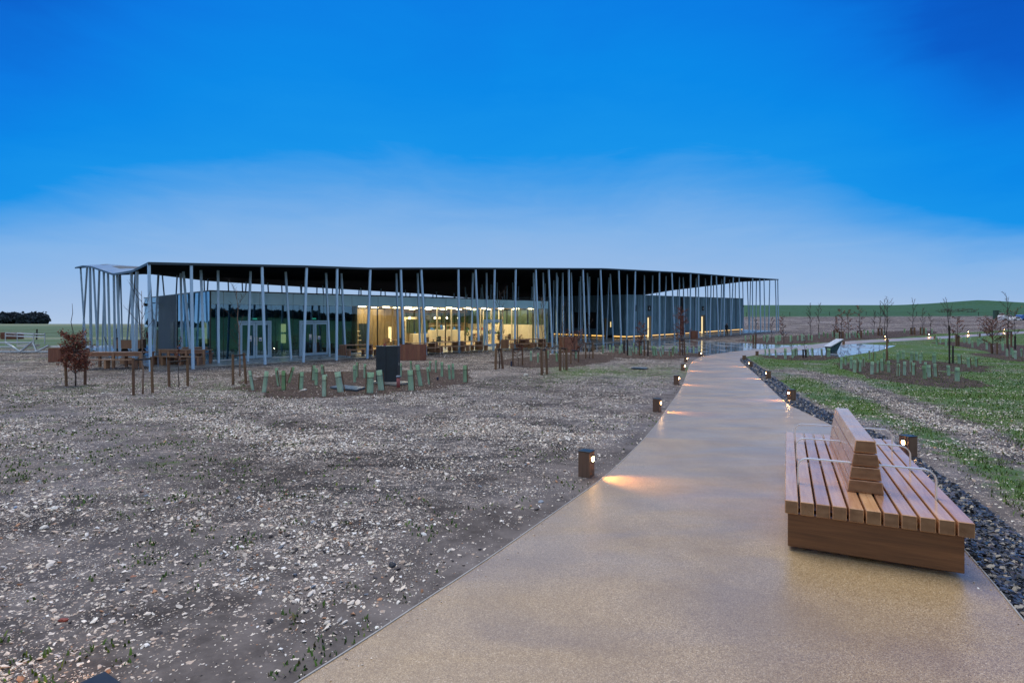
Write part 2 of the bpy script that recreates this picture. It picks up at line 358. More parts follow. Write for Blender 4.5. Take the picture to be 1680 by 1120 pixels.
MAT = dict(
    ground=M_ground(), path=M_path(), wet=M_wet(), mulch=M_mulch(),
    stone=M_tinted('loose_stones', .7, .4), slate=M_tinted('slate_chippings', .28, .6), blade=M_tinted('grass_blades', .6, .3), leaf=M_tinted('dry_beech_leaves', .6, .3),
    bench=M_wood('oiled_hardwood', (.46, .215, .10), (.76, .45, .245), 1, .26, .65, 1.0, True),
    bench_x=M_wood('shaded_hardwood', (.10, .040, .015), (.25, .105, .040), 0, .42, .1),  # bench base: same wood, its front shade put into the colour
    larch=M_wood('planter_timber', (.20, .075, .045), (.32, .13, .08), 2, .6),
    tbl=M_wood('table_timber', (.24, .12, .07), (.40, .22, .13), 2, .5, .1),
    tbl_top=M_wood('table_top_timber', (.30, .17, .10), (.46, .29, .18), 0, .4, .2),
    stake=M_wood('stake_timber', (.13, .068, .036), (.24, .135, .072), 2, .7),
    bollard=M_wood('bollard_oak', (.11, .058, .036), (.24, .14, .09), 2, .6, .1),
    steel=M_plain('galvanised_steel', (.55, .60, .64), .35, .7, .12),
    polished=M_plain('polished_steel', (.80, .80, .80), .38, .55, .05),
    post=M_plain('blue_grey_steel', (.42, .62, .82), .42, .25, .10, 2.0),
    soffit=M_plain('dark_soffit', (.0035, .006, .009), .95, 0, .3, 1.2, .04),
    rooftop=M_plain('zinc_roof', (.18, .28, .40), .40, .4, .12, 1.0),
    roofdark=M_plain('roof_slot', (.030, .055, .075), .6, 0, .2, 1.0),
    fascia=M_plain('roof_fascia', (.03, .05, .07), .45, .3, .15),
    concrete=M_plain('wet_concrete', (.30, .29, .26), .28, 0, .25, 1.5, .5, .15, 40),
    timber_wall=None, dark=M_plain('black_panel', (.008, .012, .016), .35, 0, .2),
    darkblue=M_plain('dark_cabinet', (.010, .020, .030), .45, 0, .25, 3.0),
    guard=None, stake_dark=M_plain('dark_post', (.03, .022, .018), .7),
    bark=M_plain('twig_bark', (.060, .040, .034), .8, 0, .3, 20), birch=M_plain('birch_bark', (.26, .17, .12), .7, 0, .4, 25),
    rubber=M_plain('black_rubber', (.012, .012, .012), .6), white=M_plain('white_paint', (.75, .75, .74), .45, 0, .06),
    cream=M_plain('cream_board', (.58, .50, .37), .55, 0, .08), red=M_plain('red_plastic', (.42, .06, .05), .4), blue=M_plain('blue_paint', (.04, .16, .48), .35),
    greyblue=M_plain('blue_grey_frame', (.34, .52, .68), .4, .2, .08), notice_blue=M_plain('notice_blue', (.05, .15, .45), .5), slab=M_plain('blue_grey_slab', (.10, .14, .18), .3, 0, .25, 5),
    spandrel=M_plain('spandrel_panel', (.42, .74, .90), .14, 0, .06, 1.0, .6), greywall=M_plain('grey_render', (.085, .115, .14), .6, 0, .12, 1.0),
    leafgreen=M_plain('plant_green', (.035, .08, .02), .6), greenbox=M_plain('dark_green_paint', (.035, .085, .06), .5), rust=M_plain('rusty_steel', (.16, .045, .025), .7, 0, .3, 6),
    black=M_plain('black_cloth', (.008, .008, .010), .85), skin=M_plain('skin', (.42, .24, .17), .6),
    ceiling=M_plain('warm_ceiling', (.70, .62, .46), .7, 0, .04), floor_in=M_plain('interior_floor', (.30, .20, .11), .4, 0, .15), backwall=M_plain('green_window_view', (.05, .085, .05), .35, 0, .4, .8),
    lamp=M_emit('lamp_disc', (1.0, .80, .48), 6.0), bulb=M_emit('bollard_bulb', (1.0, .55, .22), 45.0), strip=M_emit('amber_strip', (1.0, .56, .12), .62),
    doorlight=M_emit('lit_doorway', (1.0, .72, .28), .62), exitlight=M_emit('exit_sign', (.1, .7, .4), .6), bulb_small=M_emit('pendant', (1.0, .85, .6), 9.0),
    glass=M_glass('clear_glass', (.88, .93, .92), .02), glass_dark=M_glass('reflective_glass', (.42, .60, .66), .17, 0, (.42, .74, .98)),
    car=M_plain('white_car_paint', (.70, .72, .75), .25), screen=M_plain('tinted_window', (.02, .03, .04), .1), tyre=M_plain('tyre', (.02, .02, .02), .8),
)
m, n = new_mat('weathered_boards')
tc = n.new('ShaderNodeTexCoord').outputs['Object']; rnd = n.new('ShaderNodeObjectInfo').outputs['Random']
vv = n.new('ShaderNodeVectorMath', {0: tc, 1: n.new('ShaderNodeCombineXYZ', {0: n.math('MULTIPLY', rnd, 40), 1: 0.0, 2: n.math('MULTIPLY', rnd, 9)}).outputs[0]}, operation='ADD').outputs[0]
ga = n.noise(n.scale(vv, (9, 9, .6)), 1.5, 5.0, .65)
cc = n.mix(n.mapr(ga, .3, .7), (.055, .12, .17), (.19, .34, .45))
cc = n.new('ShaderNodeHueSaturation', {'Color': cc, 'Value': n.mapr(rnd, 0, 1, .6, 1.35)}).outputs[0]
finish(n, Base_Color=cc, Roughness=.75, Normal=n.bump(ga, .3, .01)); MAT['timber_wall'] = m
m, n = new_mat('walnut_panelling')
tc = n.new('ShaderNodeTexCoord').outputs['Object']
ga = n.noise(n.scale(tc, (5, 5, .5)), 1.5, 5.0, .65)
finish(n, Base_Color=n.mix(n.mapr(ga, .3, .7), (.10, .065, .030), (.26, .18, .085)), Roughness=.5); MAT['panel'] = m
m, n = new_mat('tree_guard_plastic')
rnd = n.new('ShaderNodeObjectInfo').outputs['Random']
cc = n.ramp(rnd, [(0, (.58, .80, .60)), (.5, (.66, .86, .70)), (.8, (.76, .90, .80)), (1, (.42, .64, .36))])
tc = n.new('ShaderNodeTexCoord').outputs['Object']
cc = n.mix(n.mapr(n.noise(tc, 6.0, 3.0), .35, .7, 0, .3), cc, (.18, .32, .16))
b = finish(n, Base_Color=cc, Roughness=.5)
tl = n.new('ShaderNodeBsdfTranslucent', {'Color': cc}); ms = n.new('ShaderNodeMixShader', {0: .55, 1: b.outputs[0], 2: tl.outputs[0]}); n.l.new(ms.outputs[0], [x for x in n.n if x.type == 'OUTPUT_MATERIAL'][0].inputs[0]); MAT['guard'] = m

# ------------------------------------------------------------------ pixel outlines of the path
LEFT = [(678, 1000), (814, 911), (928.6, 828.6), (989, 789), (1035.7, 743), (1071, 707), (1089, 678.6), (1106, 655), (1119, 635), (1126, 616), (1131, 597), (1143, 587.6), (1166.7, 581.7), (1205, 576.5), (1262, 572.0), (1330, 566.0), (1360, 561.6), (1420, 557.7), (1500, 554.0), (1580, 549.8), (1680, 543.2), (1800, 536)]
RIGHT = [(1680, 1015.7), (1569, 886.8), (1462, 775), (1405, 722), (1364, 697), (1333, 683), (1293, 666), (1262, 635), (1238, 611), (1221.4, 599.5), (1213, 591), (1219, 586), (1238, 583), (1252, 581), (1300, 577), (1345, 571), (1395, 564), (1450, 561), (1538, 556.3), (1600, 551.6), (1680, 547.2), (1800, 541)]
L3 = [Vector((-9, -14, 0)), Vector((-5.0, -4.5, 0)), Vector((-2.6, .6, 0)), Vector((-1.107, 2.75, 0))]+[at(*p) for p in LEFT]
R3 = [Vector((-4.5, -16, 0)), Vector((-.6, -6, 0)), Vector((1.5, .3, 0))]+[at(*p) for p in RIGHT]
def resample(P, n):
    P = [Vector((p.x, p.y, 0)) for p in P]; d = [0]
    for a, b in zip(P, P[1:]): d.append(d[-1]+(b-a).length)
    xs = np.interp(np.linspace(0, d[-1], n), d, [p.x for p in P]); ys = np.interp(np.linspace(0, d[-1], n), d, [p.y for p in P])
    return xs, ys
def smooth_pts(P, k=3):
    P = [Vector((p.x, p.y, 0)) for p in P]
    for _ in range(k):
        Q = [P[0]]
        for a, b in zip(P, P[1:]): Q += [a*.75+b*.25, a*.25+b*.75]
        Q.append(P[-1]); P = Q
    return P
L3s, R3s = smooth_pts(L3), smooth_pts(R3)
def inpoly(x, y, P):
    x = np.asarray(x); y = np.asarray(y); r = np.zeros(x.shape, bool); n_ = len(P)
    for i in range(n_):
        x1, y1 = P[i]; x2, y2 = P[(i+1) % n_]
        c = ((y1 > y) != (y2 > y)) & (x < (x2-x1)*(y-y1)/((y2-y1) if y2 != y1 else 1e-9)+x1); r ^= c
    return r
def polydist(x, y, P):
    """distance to a polyline"""
    x = np.asarray(x, float); y = np.asarray(y, float); best = np.full(x.shape, 1e9)
    for (x1, y1), (x2, y2) in zip(P, P[1:]):
        dx, dy = x2-x1, y2-y1; t = np.clip(((x-x1)*dx+(y-y1)*dy)/(dx*dx+dy*dy+1e-12), 0, 1)
        best = np.minimum(best, np.hypot(x-x1-t*dx, y-y1-t*dy))
    return best
PATH_POLY = [(p.x, p.y) for p in L3s]+[(p.x, p.y) for p in reversed(R3s)]
LP = [(p.x, p.y) for p in smooth_pts(L3, 1)]; RP = [(p.x, p.y) for p in smooth_pts(R3, 1)]
PLAZA_PX = [(880, 582), (925, 566), (1011, 561), (1060, 559.5), (1125, 556.5), (1150, 558.5), (1220, 563), (1290, 566.5), (1340, 565), (1400, 563.5), (1470, 567), (1440, 576), (1376, 586), (1300, 585), (1252, 582), (1205, 577), (1166, 583), (1143, 582), (1060, 574), (1000, 576), (940, 578)]
PLAZA = [at(*p) for p in PLAZA_PX]; PLAZA_POLY = [(p.x, p.y) for p in PLAZA]
BEDS = {
 'bed_box': [(392, 632), (400, 622), (440, 616), (500, 611), (620, 607), (740, 604), (778, 612), (775, 628), (700, 640), (610, 648), (520, 654), (420, 648)],
 'bed_mid': [(800, 594), (850, 586), (930, 581), (1000, 580), (1010, 588), (985, 597), (920, 604), (840, 602)],
 'bed_plaza': [(985, 578), (1060, 575.5), (1130, 577), (1165, 582), (1130, 587), (1060, 590), (1000, 586)],
 'bed_far': [(1210, 558), (1290, 551), (1420, 545), (1530, 541), (1545, 548), (1450, 555), (1330, 563), (1250, 566)],
 'bed_front': [(1250, 583), (1320, 582), (1372, 583), (1378, 589), (1320, 592), (1262, 589)],
 'bed_lower': [(1366, 596), (1420, 592), (1520, 606), (1625, 625), (1622, 636), (1560, 638), (1470, 626), (1385, 609)],
 'bed_upper': [(1440, 590), (1510, 590), (1600, 598), (1636, 607), (1600, 612), (1520, 605), (1460, 598)],
 'bed_right': [(1525, 562), (1580, 560), (1680, 566), (1760, 578), (1760, 592), (1680, 590), (1600, 572)],
 'bed_corner': [(1590, 580), (1640, 579), (1760, 592), (1760, 608), (1690, 594), (1640, 590)],
}
BEDP = {k: [at(*p) for p in v] for k, v in BEDS.items()}
BED_POLY = {k: [(p.x, p.y) for p in smooth_pts(v+[v[0]], 4)] for k, v in BEDP.items()}
STRIPE = [(at(*p).x, at(*p).y) for p in [(1300, 609), (1357, 617), (1396, 632), (1460, 655), (1507, 678), (1590, 708), (1680, 748), (1760, 790)]]
# ------------------------------------------------------------------ terrain sheet
def zones(X, Y):
    az = X/np.maximum(Y, 1)
    inp = polydist(X, Y, RP)
    xr = np.interp(Y, [-16, -6, .3, 3.36, 4.63, 6, 8, 10, 12, 14, 18, 24, 30, 34], [-4.5, -.6, 1.5, 3.2, 3.83, 4.4, 5.3, 6.1, 6.5, 6.9, 8.0, 10.3, 12.4, 13.5])
    right = sstep(0, 1.2, X-xr-.45)*(Y < 40) + (Y >= 40)*sstep(.50, .56, az)
    right = np.where((Y > 34) & (Y < 44), np.maximum(right, sstep(.44, .50, az)), right)
    stripe = np.exp(-(polydist(X, Y, STRIPE)/np.maximum(.35+.02*Y, .5))**2)
    grass = right*(.80+.9*(fbm(X*.55, Y*.55)-.5)) * (1-.85*stripe)
    far = sstep(58, 66, Y)*sstep(.3, .4, az)
    pathd = polydist(X, Y, LP[30:])
    grass = np.where((Y > 45) & (az > .45) & (pathd < 3.2) , .75, np.where((Y > 50) & (az > .45) & (~inpoly(X, Y, PATH_POLY)) & (X/np.maximum(Y,1) > 0) & (Y > np.interp(X, [r[0] for r in LP[30:]], [r[1] for r in LP[30:]])+2.5), .06, grass))
    # green haze on the left plot
    band = sstep(.50, .72, fbm(X*.25+7, Y*.12+3))
    lg = .13+.22*sstep(-.2, -.6, az)*sstep(4, 7, Y)+.26*band*sstep(12, 22, Y)+.42*np.exp(-((Y-25)/6.0)**2)*sstep(0, 4, X)
    left = (X < xr)
    grass = np.where(left & (Y < 45), np.maximum(grass, lg), grass)
    stone = np.where(left, .55+.55*fbm(X*.5, Y*.5), .45)
    stone = np.where(left & (Y < 5), stone*.9, stone)
    lp = polydist(X, Y, LP)
    stone = stone*(1-.35*sstep(-.1, -.6, az)*sstep(.4, .6, fbm(X*.6+21, Y*.6, 3))*left*(Y < 24))
    stone = stone*(1-.9*np.exp(-(lp/.75)**2)*(left))
    stone = np.maximum(stone, 1.0*stripe*(right > .3))
    stone = np.where(Y > 50, .75, stone)
    dark = 0
    fl = sstep(40, 46, Y)*sstep(-.62, -.72, az)
    fr = sstep(158, 166, Y+6*np.sin(X*.02))*(az > -.6)
    field = np.clip(fl+fr+(Y < -45), 0, 1)
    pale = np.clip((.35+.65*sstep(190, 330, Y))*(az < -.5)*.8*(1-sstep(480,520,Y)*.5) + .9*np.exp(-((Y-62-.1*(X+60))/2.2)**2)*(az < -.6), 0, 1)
    return np.stack([np.clip(grass, 0, 1), np.clip(stone, 0, 1), field, pale], -1)
def axis(a, b, step, far, k=1.18):
    mid = list(np.arange(a, b+1e-6, step)); s = step; v = b; hi = []
    while v < far: s *= k; v += s; hi.append(v)
    s = step; v = a; lo = []
    while v > -far: s *= k; v -= s; lo.append(v)
    return np.array(lo[::-1]+mid+hi)
xs = axis(-34, 60, .45, 3200); ys = axis(-3, 100, .45, 3200)
ys = np.array(sorted(set(ys) | set(np.arange(110, 760, 12.0))))
XX, YY = np.meshgrid(xs, ys); nx, ny = len(xs), len(ys)
V = np.stack([XX.ravel(), YY.ravel(), G(XX, YY).ravel()], -1)
ii = np.arange(ny-1)[:, None]*nx+np.arange(nx-1)[None, :]
F = np.stack([ii, ii+1, ii+nx+1, ii+nx], -1).reshape(-1, 4)
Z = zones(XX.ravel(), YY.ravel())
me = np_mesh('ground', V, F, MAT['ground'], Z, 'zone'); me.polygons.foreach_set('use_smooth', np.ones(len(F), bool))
tag(link('ground', me), 'stony chalk ground with thin grass running out to green fields', kind='structure')

def drape(name, xs_, ys_, n_across, off, mat):
    (xa, ya), (xb, yb) = xs_, ys_
    t = np.linspace(0, 1, n_across)[None, :]
    X = xa[:, None]*(1-t)+xb[:, None]*t; Y = ya[:, None]*(1-t)+yb[:, None]*t
    V = np.stack([X.ravel(), Y.ravel(), (G(X, Y)+off).ravel()], -1); nr = len(xa)
    i = np.arange(nr-1)[:, None]*n_across+np.arange(n_across-1)[None, :]
    F = np.stack([i, i+1, i+n_across+1, i+n_across], -1).reshape(-1, 4)[:, ::-1]
    me = np_mesh(name, V, F, mat); me.polygons.foreach_set('use_smooth', np.ones(len(F), bool)); return link(name, me)
def seg_resample(P, Q, cuts, counts):
    """resample two curves piecewise so matching corners stay opposite each other"""
    out = []
    for P_, idx in ((P, 0), (Q, 1)):
        X, Y = [], []
        for k in range(len(cuts)-1):
            a, b = cuts[k][idx], cuts[k+1][idx]
            x, y = resample(P_[a:b+1], counts[k]+1); X += list(x[:-1]); Y += list(y[:-1])
        X.append(P_[cuts[-1][idx]].x); Y.append(P_[cuts[-1][idx]].y); out.append((np.array(X), np.array(Y)))
    return out
# matching stations: (index in L3, index in R3)
cuts = [(0, 0), (3, 2), (5, 4), (8, 6), (12, 10), (14, 12), (16, 13), (17, 15), (18, 16), (19, 17), (20, 19), (22, 21), (24, 23), (25, 24)]
def densify(P, cutidx):
    return P
pl, pr = seg_resample(L3, R3, cuts, [14, 10, 10, 16, 8, 8, 8, 8, 8, 8, 8, 8, 6])
def smooth_curve(x, y, k=3):
    for _ in range(k):
        x = np.r_[x[0], (x[:-2]+2*x[1:-1]+x[2:])/4, x[-1]]; y = np.r_[y[0], (y[:-2]+2*y[1:-1]+y[2:])/4, y[-1]]
    return x, y
pl = smooth_curve(*pl, 5); pr = smooth_curve(*pr, 5)
PATH_POLY = list(zip(*pl))+list(zip(*pr))[::-1]
tag(drape('path', (pl[0], pl[1]), (pr[0], pr[1]), 22, .014, MAT['path']), kind='structure')
# the call above pairs x/y of the left edge with x/y of the right edge
def ribbon(name, x, y, width, z0, z1, mat):
    b_ = MB(); n_ = len(x)
    for i in range(n_-1):
        a = Vector((x[i], y[i], 0)); c = Vector((x[i+1], y[i+1], 0)); d = (c-a); d = d.normalized() if d.length > 1e-6 else Vector((1, 0, 0)); nrm = Vector((-d.y, d.x, 0))*width/2
        P = [a-nrm, a+nrm, c+nrm, c-nrm]; zz = [g0(p.x, p.y) for p in P]
        vs = [Vector((p.x, p.y, zz[k]+z0)) for k, p in enumerate(P)]+[Vector((p.x, p.y, zz[k]+z1)) for k, p in enumerate(P)]
        b_.add(vs, [(0, 1, 5, 4), (1, 2, 6, 5), (2, 3, 7, 6), (3, 0, 4, 7), (4, 5, 6, 7)])
    return b_.build(name, mat)
for e in (pl, pr):
    x, y = e; tag(ribbon('path_edging', x, y, .010, -.05, .020, M_plain('edging_strip', (.34, .34, .34), .6)), kind='structure')

def sheet(name, poly, off, mat, jitter=.0, step=.5):
    """ground patch draped over the terrain from an outline"""
    P = np.array(poly); n_ = len(P)
    c = P.mean(0); rings = 9
    R = [c+(P-c)*k/rings for k in range(1, rings+1)]
    if jitter:
        d = (fbm(P[:, 0]*.9, P[:, 1]*.9, 3)-.5)*jitter*min(1.0, np.ptp(P[:, 1])/5)*2; nd = (P-c)/np.maximum(np.linalg.norm(P-c, axis=1, keepdims=True), 1e-6); R[-1] = R[-1]+nd*d[:, None]
    V = np.concatenate([[c]]+R); Zz = G(V[:, 0], V[:, 1])+off; Zz[-n_:] -= off*0.6
    b_ = MB(); b_.v = [tuple(v)+(float(z),) for v, z in zip(V, Zz)]
    for k in range(n_): b_.f.append((0, 1+k, 1+(k+1) % n_)); b_.m.append(0)
    for r in range(rings-1):
        o = 1+r*n_
        for k in range(n_): k2 = (k+1) % n_; b_.f.append((o+k, o+n_+k, o+n_+k2, o+k2)); b_.m.append(0)
    o_ = b_.build(name, mat, smooth=True); return o_
def flat_patch(name, poly, off, mat, step=1.2):
    """terrain-following sheet clipped to a polygon, built as a triangulated face subdivided by a grid"""
    bm = bmesh.new(); vs = [bm.verts.new((x, y, 0)) for x, y in poly]; bm.faces.new(vs)
    x0, x1 = min(p[0] for p in poly), max(p[0] for p in poly); y0, y1 = min(p[1] for p in poly), max(p[1] for p in poly)
    for ax, a, b_ in ((0, x0, x1), (1, y0, y1)):
        k = int((b_-a)/step)
        for i in range(1, k+1):
            co = Vector((a+i*step, 0, 0)) if ax == 0 else Vector((0, a+i*step, 0)); no = Vector((1, 0, 0)) if ax == 0 else Vector((0, 1, 0))
            bmesh.ops.bisect_plane(bm, geom=bm.verts[:]+bm.edges[:]+bm.faces[:], plane_co=co, plane_no=no)
    for v in bm.verts: v.co.z = g0(v.co.x, v.co.y)+off
    bmesh.ops.recalc_face_normals(bm, faces=bm.faces)
    me = bpy.data.meshes.new(name); bm.to_mesh(me); bm.free()
    if me.polygons[0].normal.z < 0: me.flip_normals()
    me.materials.append(mat); return link(name, me)
tag(flat_patch('pavement', PLAZA_POLY, .008, MAT['wet']), kind='structure')
for k, P in BED_POLY.items():
    d = np.array(P); tag(sheet('mulch_bed', [tuple(p) for p in d], .012, MAT['mulch'], .9), kind='structure')

# ------------------------------------------------------------------ loose stones, slate chippings, grass (stuff)
ICO_V = []; 
_b = bmesh.new(); bmesh.ops.create_icosphere(_b, subdivisions=1, radius=1.0)
ICO_V = np.array([v.co[:] for v in _b.verts]); _b.verts.index_update(); ICO_F = np.array([[v.index for v in f.verts] for f in _b.faces]); _b.free()
OCT_V = np.array([(1, 0, 0), (0, 1, 0), (-1, 0, 0), (0, -1, 0), (0, 0, 1), (0, 0, -1.0)]); OCT_F = np.array([(0, 1, 4), (1, 2, 4), (2, 3, 4), (3, 0, 4), (1, 0, 5), (2, 1, 5), (3, 2, 5), (0, 3, 5)])
OCT_T = np.array([(0, 1, 4), (1, 2, 4), (2, 3, 4), (3, 0, 4)])
def scatter_lumps(name, x, y, s, cols, base, faces, flat, sink, mat, jit=.28, tilt=.35, zoff=0.0):
    n_ = len(x); nv = len(base)
    sc = np.stack([s*rng.uniform(.75, 1.35, n_), s*rng.uniform(.55, 1.0, n_), s*rng.uniform(flat*.7, flat*1.3, n_)], -1)
    P = base[None]*(1+rng.uniform(-jit, jit, (n_, nv, 1)))*sc[:, None, :]
    tx = rng.normal(0, tilt, n_); ty = rng.normal(0, tilt, n_)
    P[..., 2] += P[..., 0]*tx[:, None]*.6+P[..., 1]*ty[:, None]*.6
    a = rng.uniform(0, 2*np.pi, n_); ca, sa = np.cos(a)[:, None], np.sin(a)[:, None]
    X = P[..., 0]*ca-P[..., 1]*sa+x[:, None]; Y = P[..., 0]*sa+P[..., 1]*ca+y[:, None]
    Zb = G(x, y)+zoff
    Zs = P[..., 2]+(Zb+s*flat*(1-sink))[:, None]
    V = np.stack([X, Y, Zs], -1).reshape(-1, 3)
    F = (faces[None]+(np.arange(n_)*nv)[:, None, None]).reshape(-1, 3)
    C = np.repeat(np.concatenate([cols, np.ones((n_, 1))], 1), nv, 0)
    me = np_mesh(name, V, F, mat, C); me.shade_flat(); return link(name, me)
def view_points(n_, y0, y1, power=1.0, margin=1.12):
    """random ground positions, density falling with distance"""
    u = rng.random(n_); y = y0*(y1/y0)**(u**power); x = rng.uniform(-1, 1, n_)*(.953*margin*(y+.35)+1.1); return x, y
PAL = np.array([(.68, .62, .56), (.80, .77, .73), (.50, .40, .33), (.74, .67, .58), (.22, .19, .185), (.06, .055, .06), (.40, .22, .13), (.56, .53, .52), (.86, .85, .83), (.20, .24, .31)])
PALP = np.array([.22, .20, .13, .17, .08, .06, .03, .05, .045, .015]); PALP /= PALP.sum()
def stone_cols(n_):
    return np.clip(PAL[rng.choice(len(PAL), n_, p=PALP)]*rng.uniform(.75, 1.35, (n_, 1)), 0, .92)
def free(x, y, pad=0.0):
    ok = ~inpoly(x, y, PATH_POLY)
    ok &= ~inpoly(x, y, PLAZA_POLY)
    if pad: ok &= polydist(x, y, list(zip(*pl))[:60]) > pad
    return ok
XRY = ([-16, -6, .3, 3.36, 4.63, 6, 8, 10, 12, 14, 18, 24, 30, 34], [-4.5, -.6, 1.5, 3.2, 3.83, 4.4, 5.3, 6.1, 6.5, 6.9, 8.0, 10.3, 12.4, 13.5])
BX, BY = (lambda o, u, v: (o, u, v))(None, None, None), None
O = np.array((-16.85, 24.9)); U = np.array((.7129, .7012)); W_ = np.array((-.7012, .7129))
def uv(x, y): dx, dy = x-O[0], y-O[1]; return dx*U[0]+dy*U[1], dx*W_[0]+dy*W_[1]
def xy(u, v): p = O+U*u+W_*v; return float(p[0]), float(p[1])
def off_slab(x, y): u_, v_ = uv(x, y); return ~((u_ > .2) & (u_ < 81) & (v_ > .35) & (v_ < 29))
def stones(name, n_, y0, y1, smin, smax, base, faces, label, boost=1.0, power=1.0):
    x, y = view_points(n_, y0, y1, power)
    z_ = zones(x, y)
    patch = fbm(x*.9+3, y*.9)*.6+fbm(x*3.1, y*3.1)*.4
    left = x < np.interp(y, *XRY)
    ruts = .5+.5*np.sin((x*.55+y*.83)*2.3+3*fbm(x*.4, y*.4))
    mudn = fbm(x*1.1+40, y*2.3+11, 4)
    p = z_[:, 1]*boost*(.22+1.3*sstep(.36, .60, patch*.8+.2*ruts))*(1-.72*sstep(.50, .60, mudn))
    inbed = np.zeros(len(x), bool)
    for P_ in BED_POLY.values(): inbed |= inpoly(x, y, P_)
    p = np.where(inbed, p*.35, p)
    p = np.where(left, p, p*np.where(z_[:, 1] > .8, 1.2, .40))
    p = p*np.where(left, 1-.5*sstep(-.15, -.6, x/np.maximum(y, 1))*sstep(.42, .58, fbm(x*.6+21, y*.6, 3))*(y < 24), 1)
    p = p*sstep(y0, y0*1.35, y+(y0 < 4)*9)*(1-sstep(y1*.72, y1, y))
    keep = (rng.random(n_) < p) & free(x, y, .03) & off_slab(x, y) & (z_[:, 2] < .3)
    x, y = x[keep], y[keep]
    s = smin*(smax/smin)**(rng.random(len(x))**2.6)
    o = scatter_lumps(name, x, y, s, stone_cols(len(x)), base, faces, .42, .25, MAT['stone'], .45, .5)
    tag(o, label, 'gravel', kind='stuff'); return len(x)
NS = [stones('gravel', 110000, 2.4, 12.5, .0045, .025, ICO_V, ICO_F, 'pale flint and chalk pebbles strewn over the near bare soil beside the path', 1.25),
      stones('gravel', 260000, 2.4, 16, .0032, .0095, OCT_V, OCT_T, 'fine chalk grit scattered between the larger flints near the path', 1.4),
      stones('gravel', 460000, 7.5, 38, .0072, .027, OCT_V, OCT_T, 'white flint stones covering the middle of the bare plot', 1.4),
      stones('gravel', 170000, 28, 150, .014, .048, OCT_V, OCT_T, 'coarse pale rubble strewn far off round the building and the far bank', 1.1)]
# slate chippings along the right edge
cx, cy = np.array(pr[0]), np.array(pr[1])
sel = (cy < 33) & (cy > 1.0) & (np.arange(len(cx)) < 80)
cx, cy = cx[sel], cy[sel]
def along(x, y, n_, w0, w1, side=1):
    d = np.r_[0, np.cumsum(np.hypot(np.diff(x), np.diff(y)))]
    s = (rng.random(n_)**1.7)*d[-1]; px_ = np.interp(s, d, x); py_ = np.interp(s, d, y)
    i = np.clip(np.searchsorted(d, s)-1, 0, len(x)-2); tx, ty = x[i+1]-x[i], y[i+1]-y[i]; l = np.hypot(tx, ty)+1e-9
    ww = rng.uniform(0, 1, n_)*(np.interp(s, [0, d[-1]*.2, d[-1]*.9, d[-1]], [w0, w0, w1, w1*.4]))+.012
    wob = .12*(fbm(px_*1.2, py_*1.2)-.5); ww = ww*(1+wob)
    return px_+side*ty/l*ww, py_-side*tx/l*ww
x, y = along(cx, cy, 42000, .55, .60)
cols = np.array([(.045, .055, .072), (.075, .085, .105), (.03, .035, .045), (.12, .12, .13), (.09, .075, .075), (.20, .20, .21)])[rng.choice(6, len(x), p=[.3, .28, .2, .12, .07, .03])]*rng.uniform(.7, 1.25, (len(x), 1))
s = .009+.016*rng.random(len(x))**1.6; s *= np.interp(y, [3, 12, 30], [1, 1.15, 1.7])
CH_V = np.array([(1, .1, .5), (.3, .9, .5), (-.8, .6, .45), (-.9, -.5, .5), (.2, -.9, .5), (1, .1, -.5), (.3, .9, -.5), (-.8, .6, -.5), (-.9, -.5, -.5), (.2, -.9, -.5)])
CH_F = np.array([(0, 1, 2), (0, 2, 3), (0, 3, 4), (0, 5, 6), (0, 6, 1), (1, 6, 7), (1, 7, 2), (2, 7, 8), (2, 8, 3), (3, 8, 9), (3, 9, 4), (4, 9, 5), (4, 5, 0)])
o = scatter_lumps('slate_chippings', x, y, s, cols, CH_V, CH_F, .26, -.6, MAT['slate'], .2, .55, .012)
tag(o, 'strip of dark blue slate chippings along the right edge of the path', 'slate', kind='stuff')
lx, ly = np.array(pl[0]), np.array(pl[1]); m_ = (ly > 1.5) & (ly < 26) & (np.arange(len(lx)) < 80)
ex, ey = along(lx[m_], ly[m_], 420, .16, .25); fx_, fy_ = along(cx, cy, 160, .12, .2, -1)
ex, ey = np.r_[ex, fx_], np.r_[ey, fy_]
o = scatter_lumps('grit', ex, ey, .0025+.006*rng.random(len(ex))**3, stone_cols(len(ex)), ICO_V, ICO_F, .5, .3, MAT['stone'], .4, .3, .014)
tag(o, 'loose grit kicked onto both edges of the smooth path', 'grit', kind='stuff')
# a dark bed under the chips
sx, sy = [], []
d_ = np.hypot(np.gradient(cx), np.gradient(cy)); tx, ty = np.gradient(cx)/d_, np.gradient(cy)/d_
wid = np.interp(np.arange(len(cx))/len(cx), [0, .2, .9, 1], [.55, .55, .6, .3])
tag(drape('slate_strip', (cx+ty*.0, cy), (cx+ty*wid, cy-tx*wid), 6, .009, M_plain('slate_bed', (.03, .034, .042), .5, 0, .4, 30)), kind='structure')
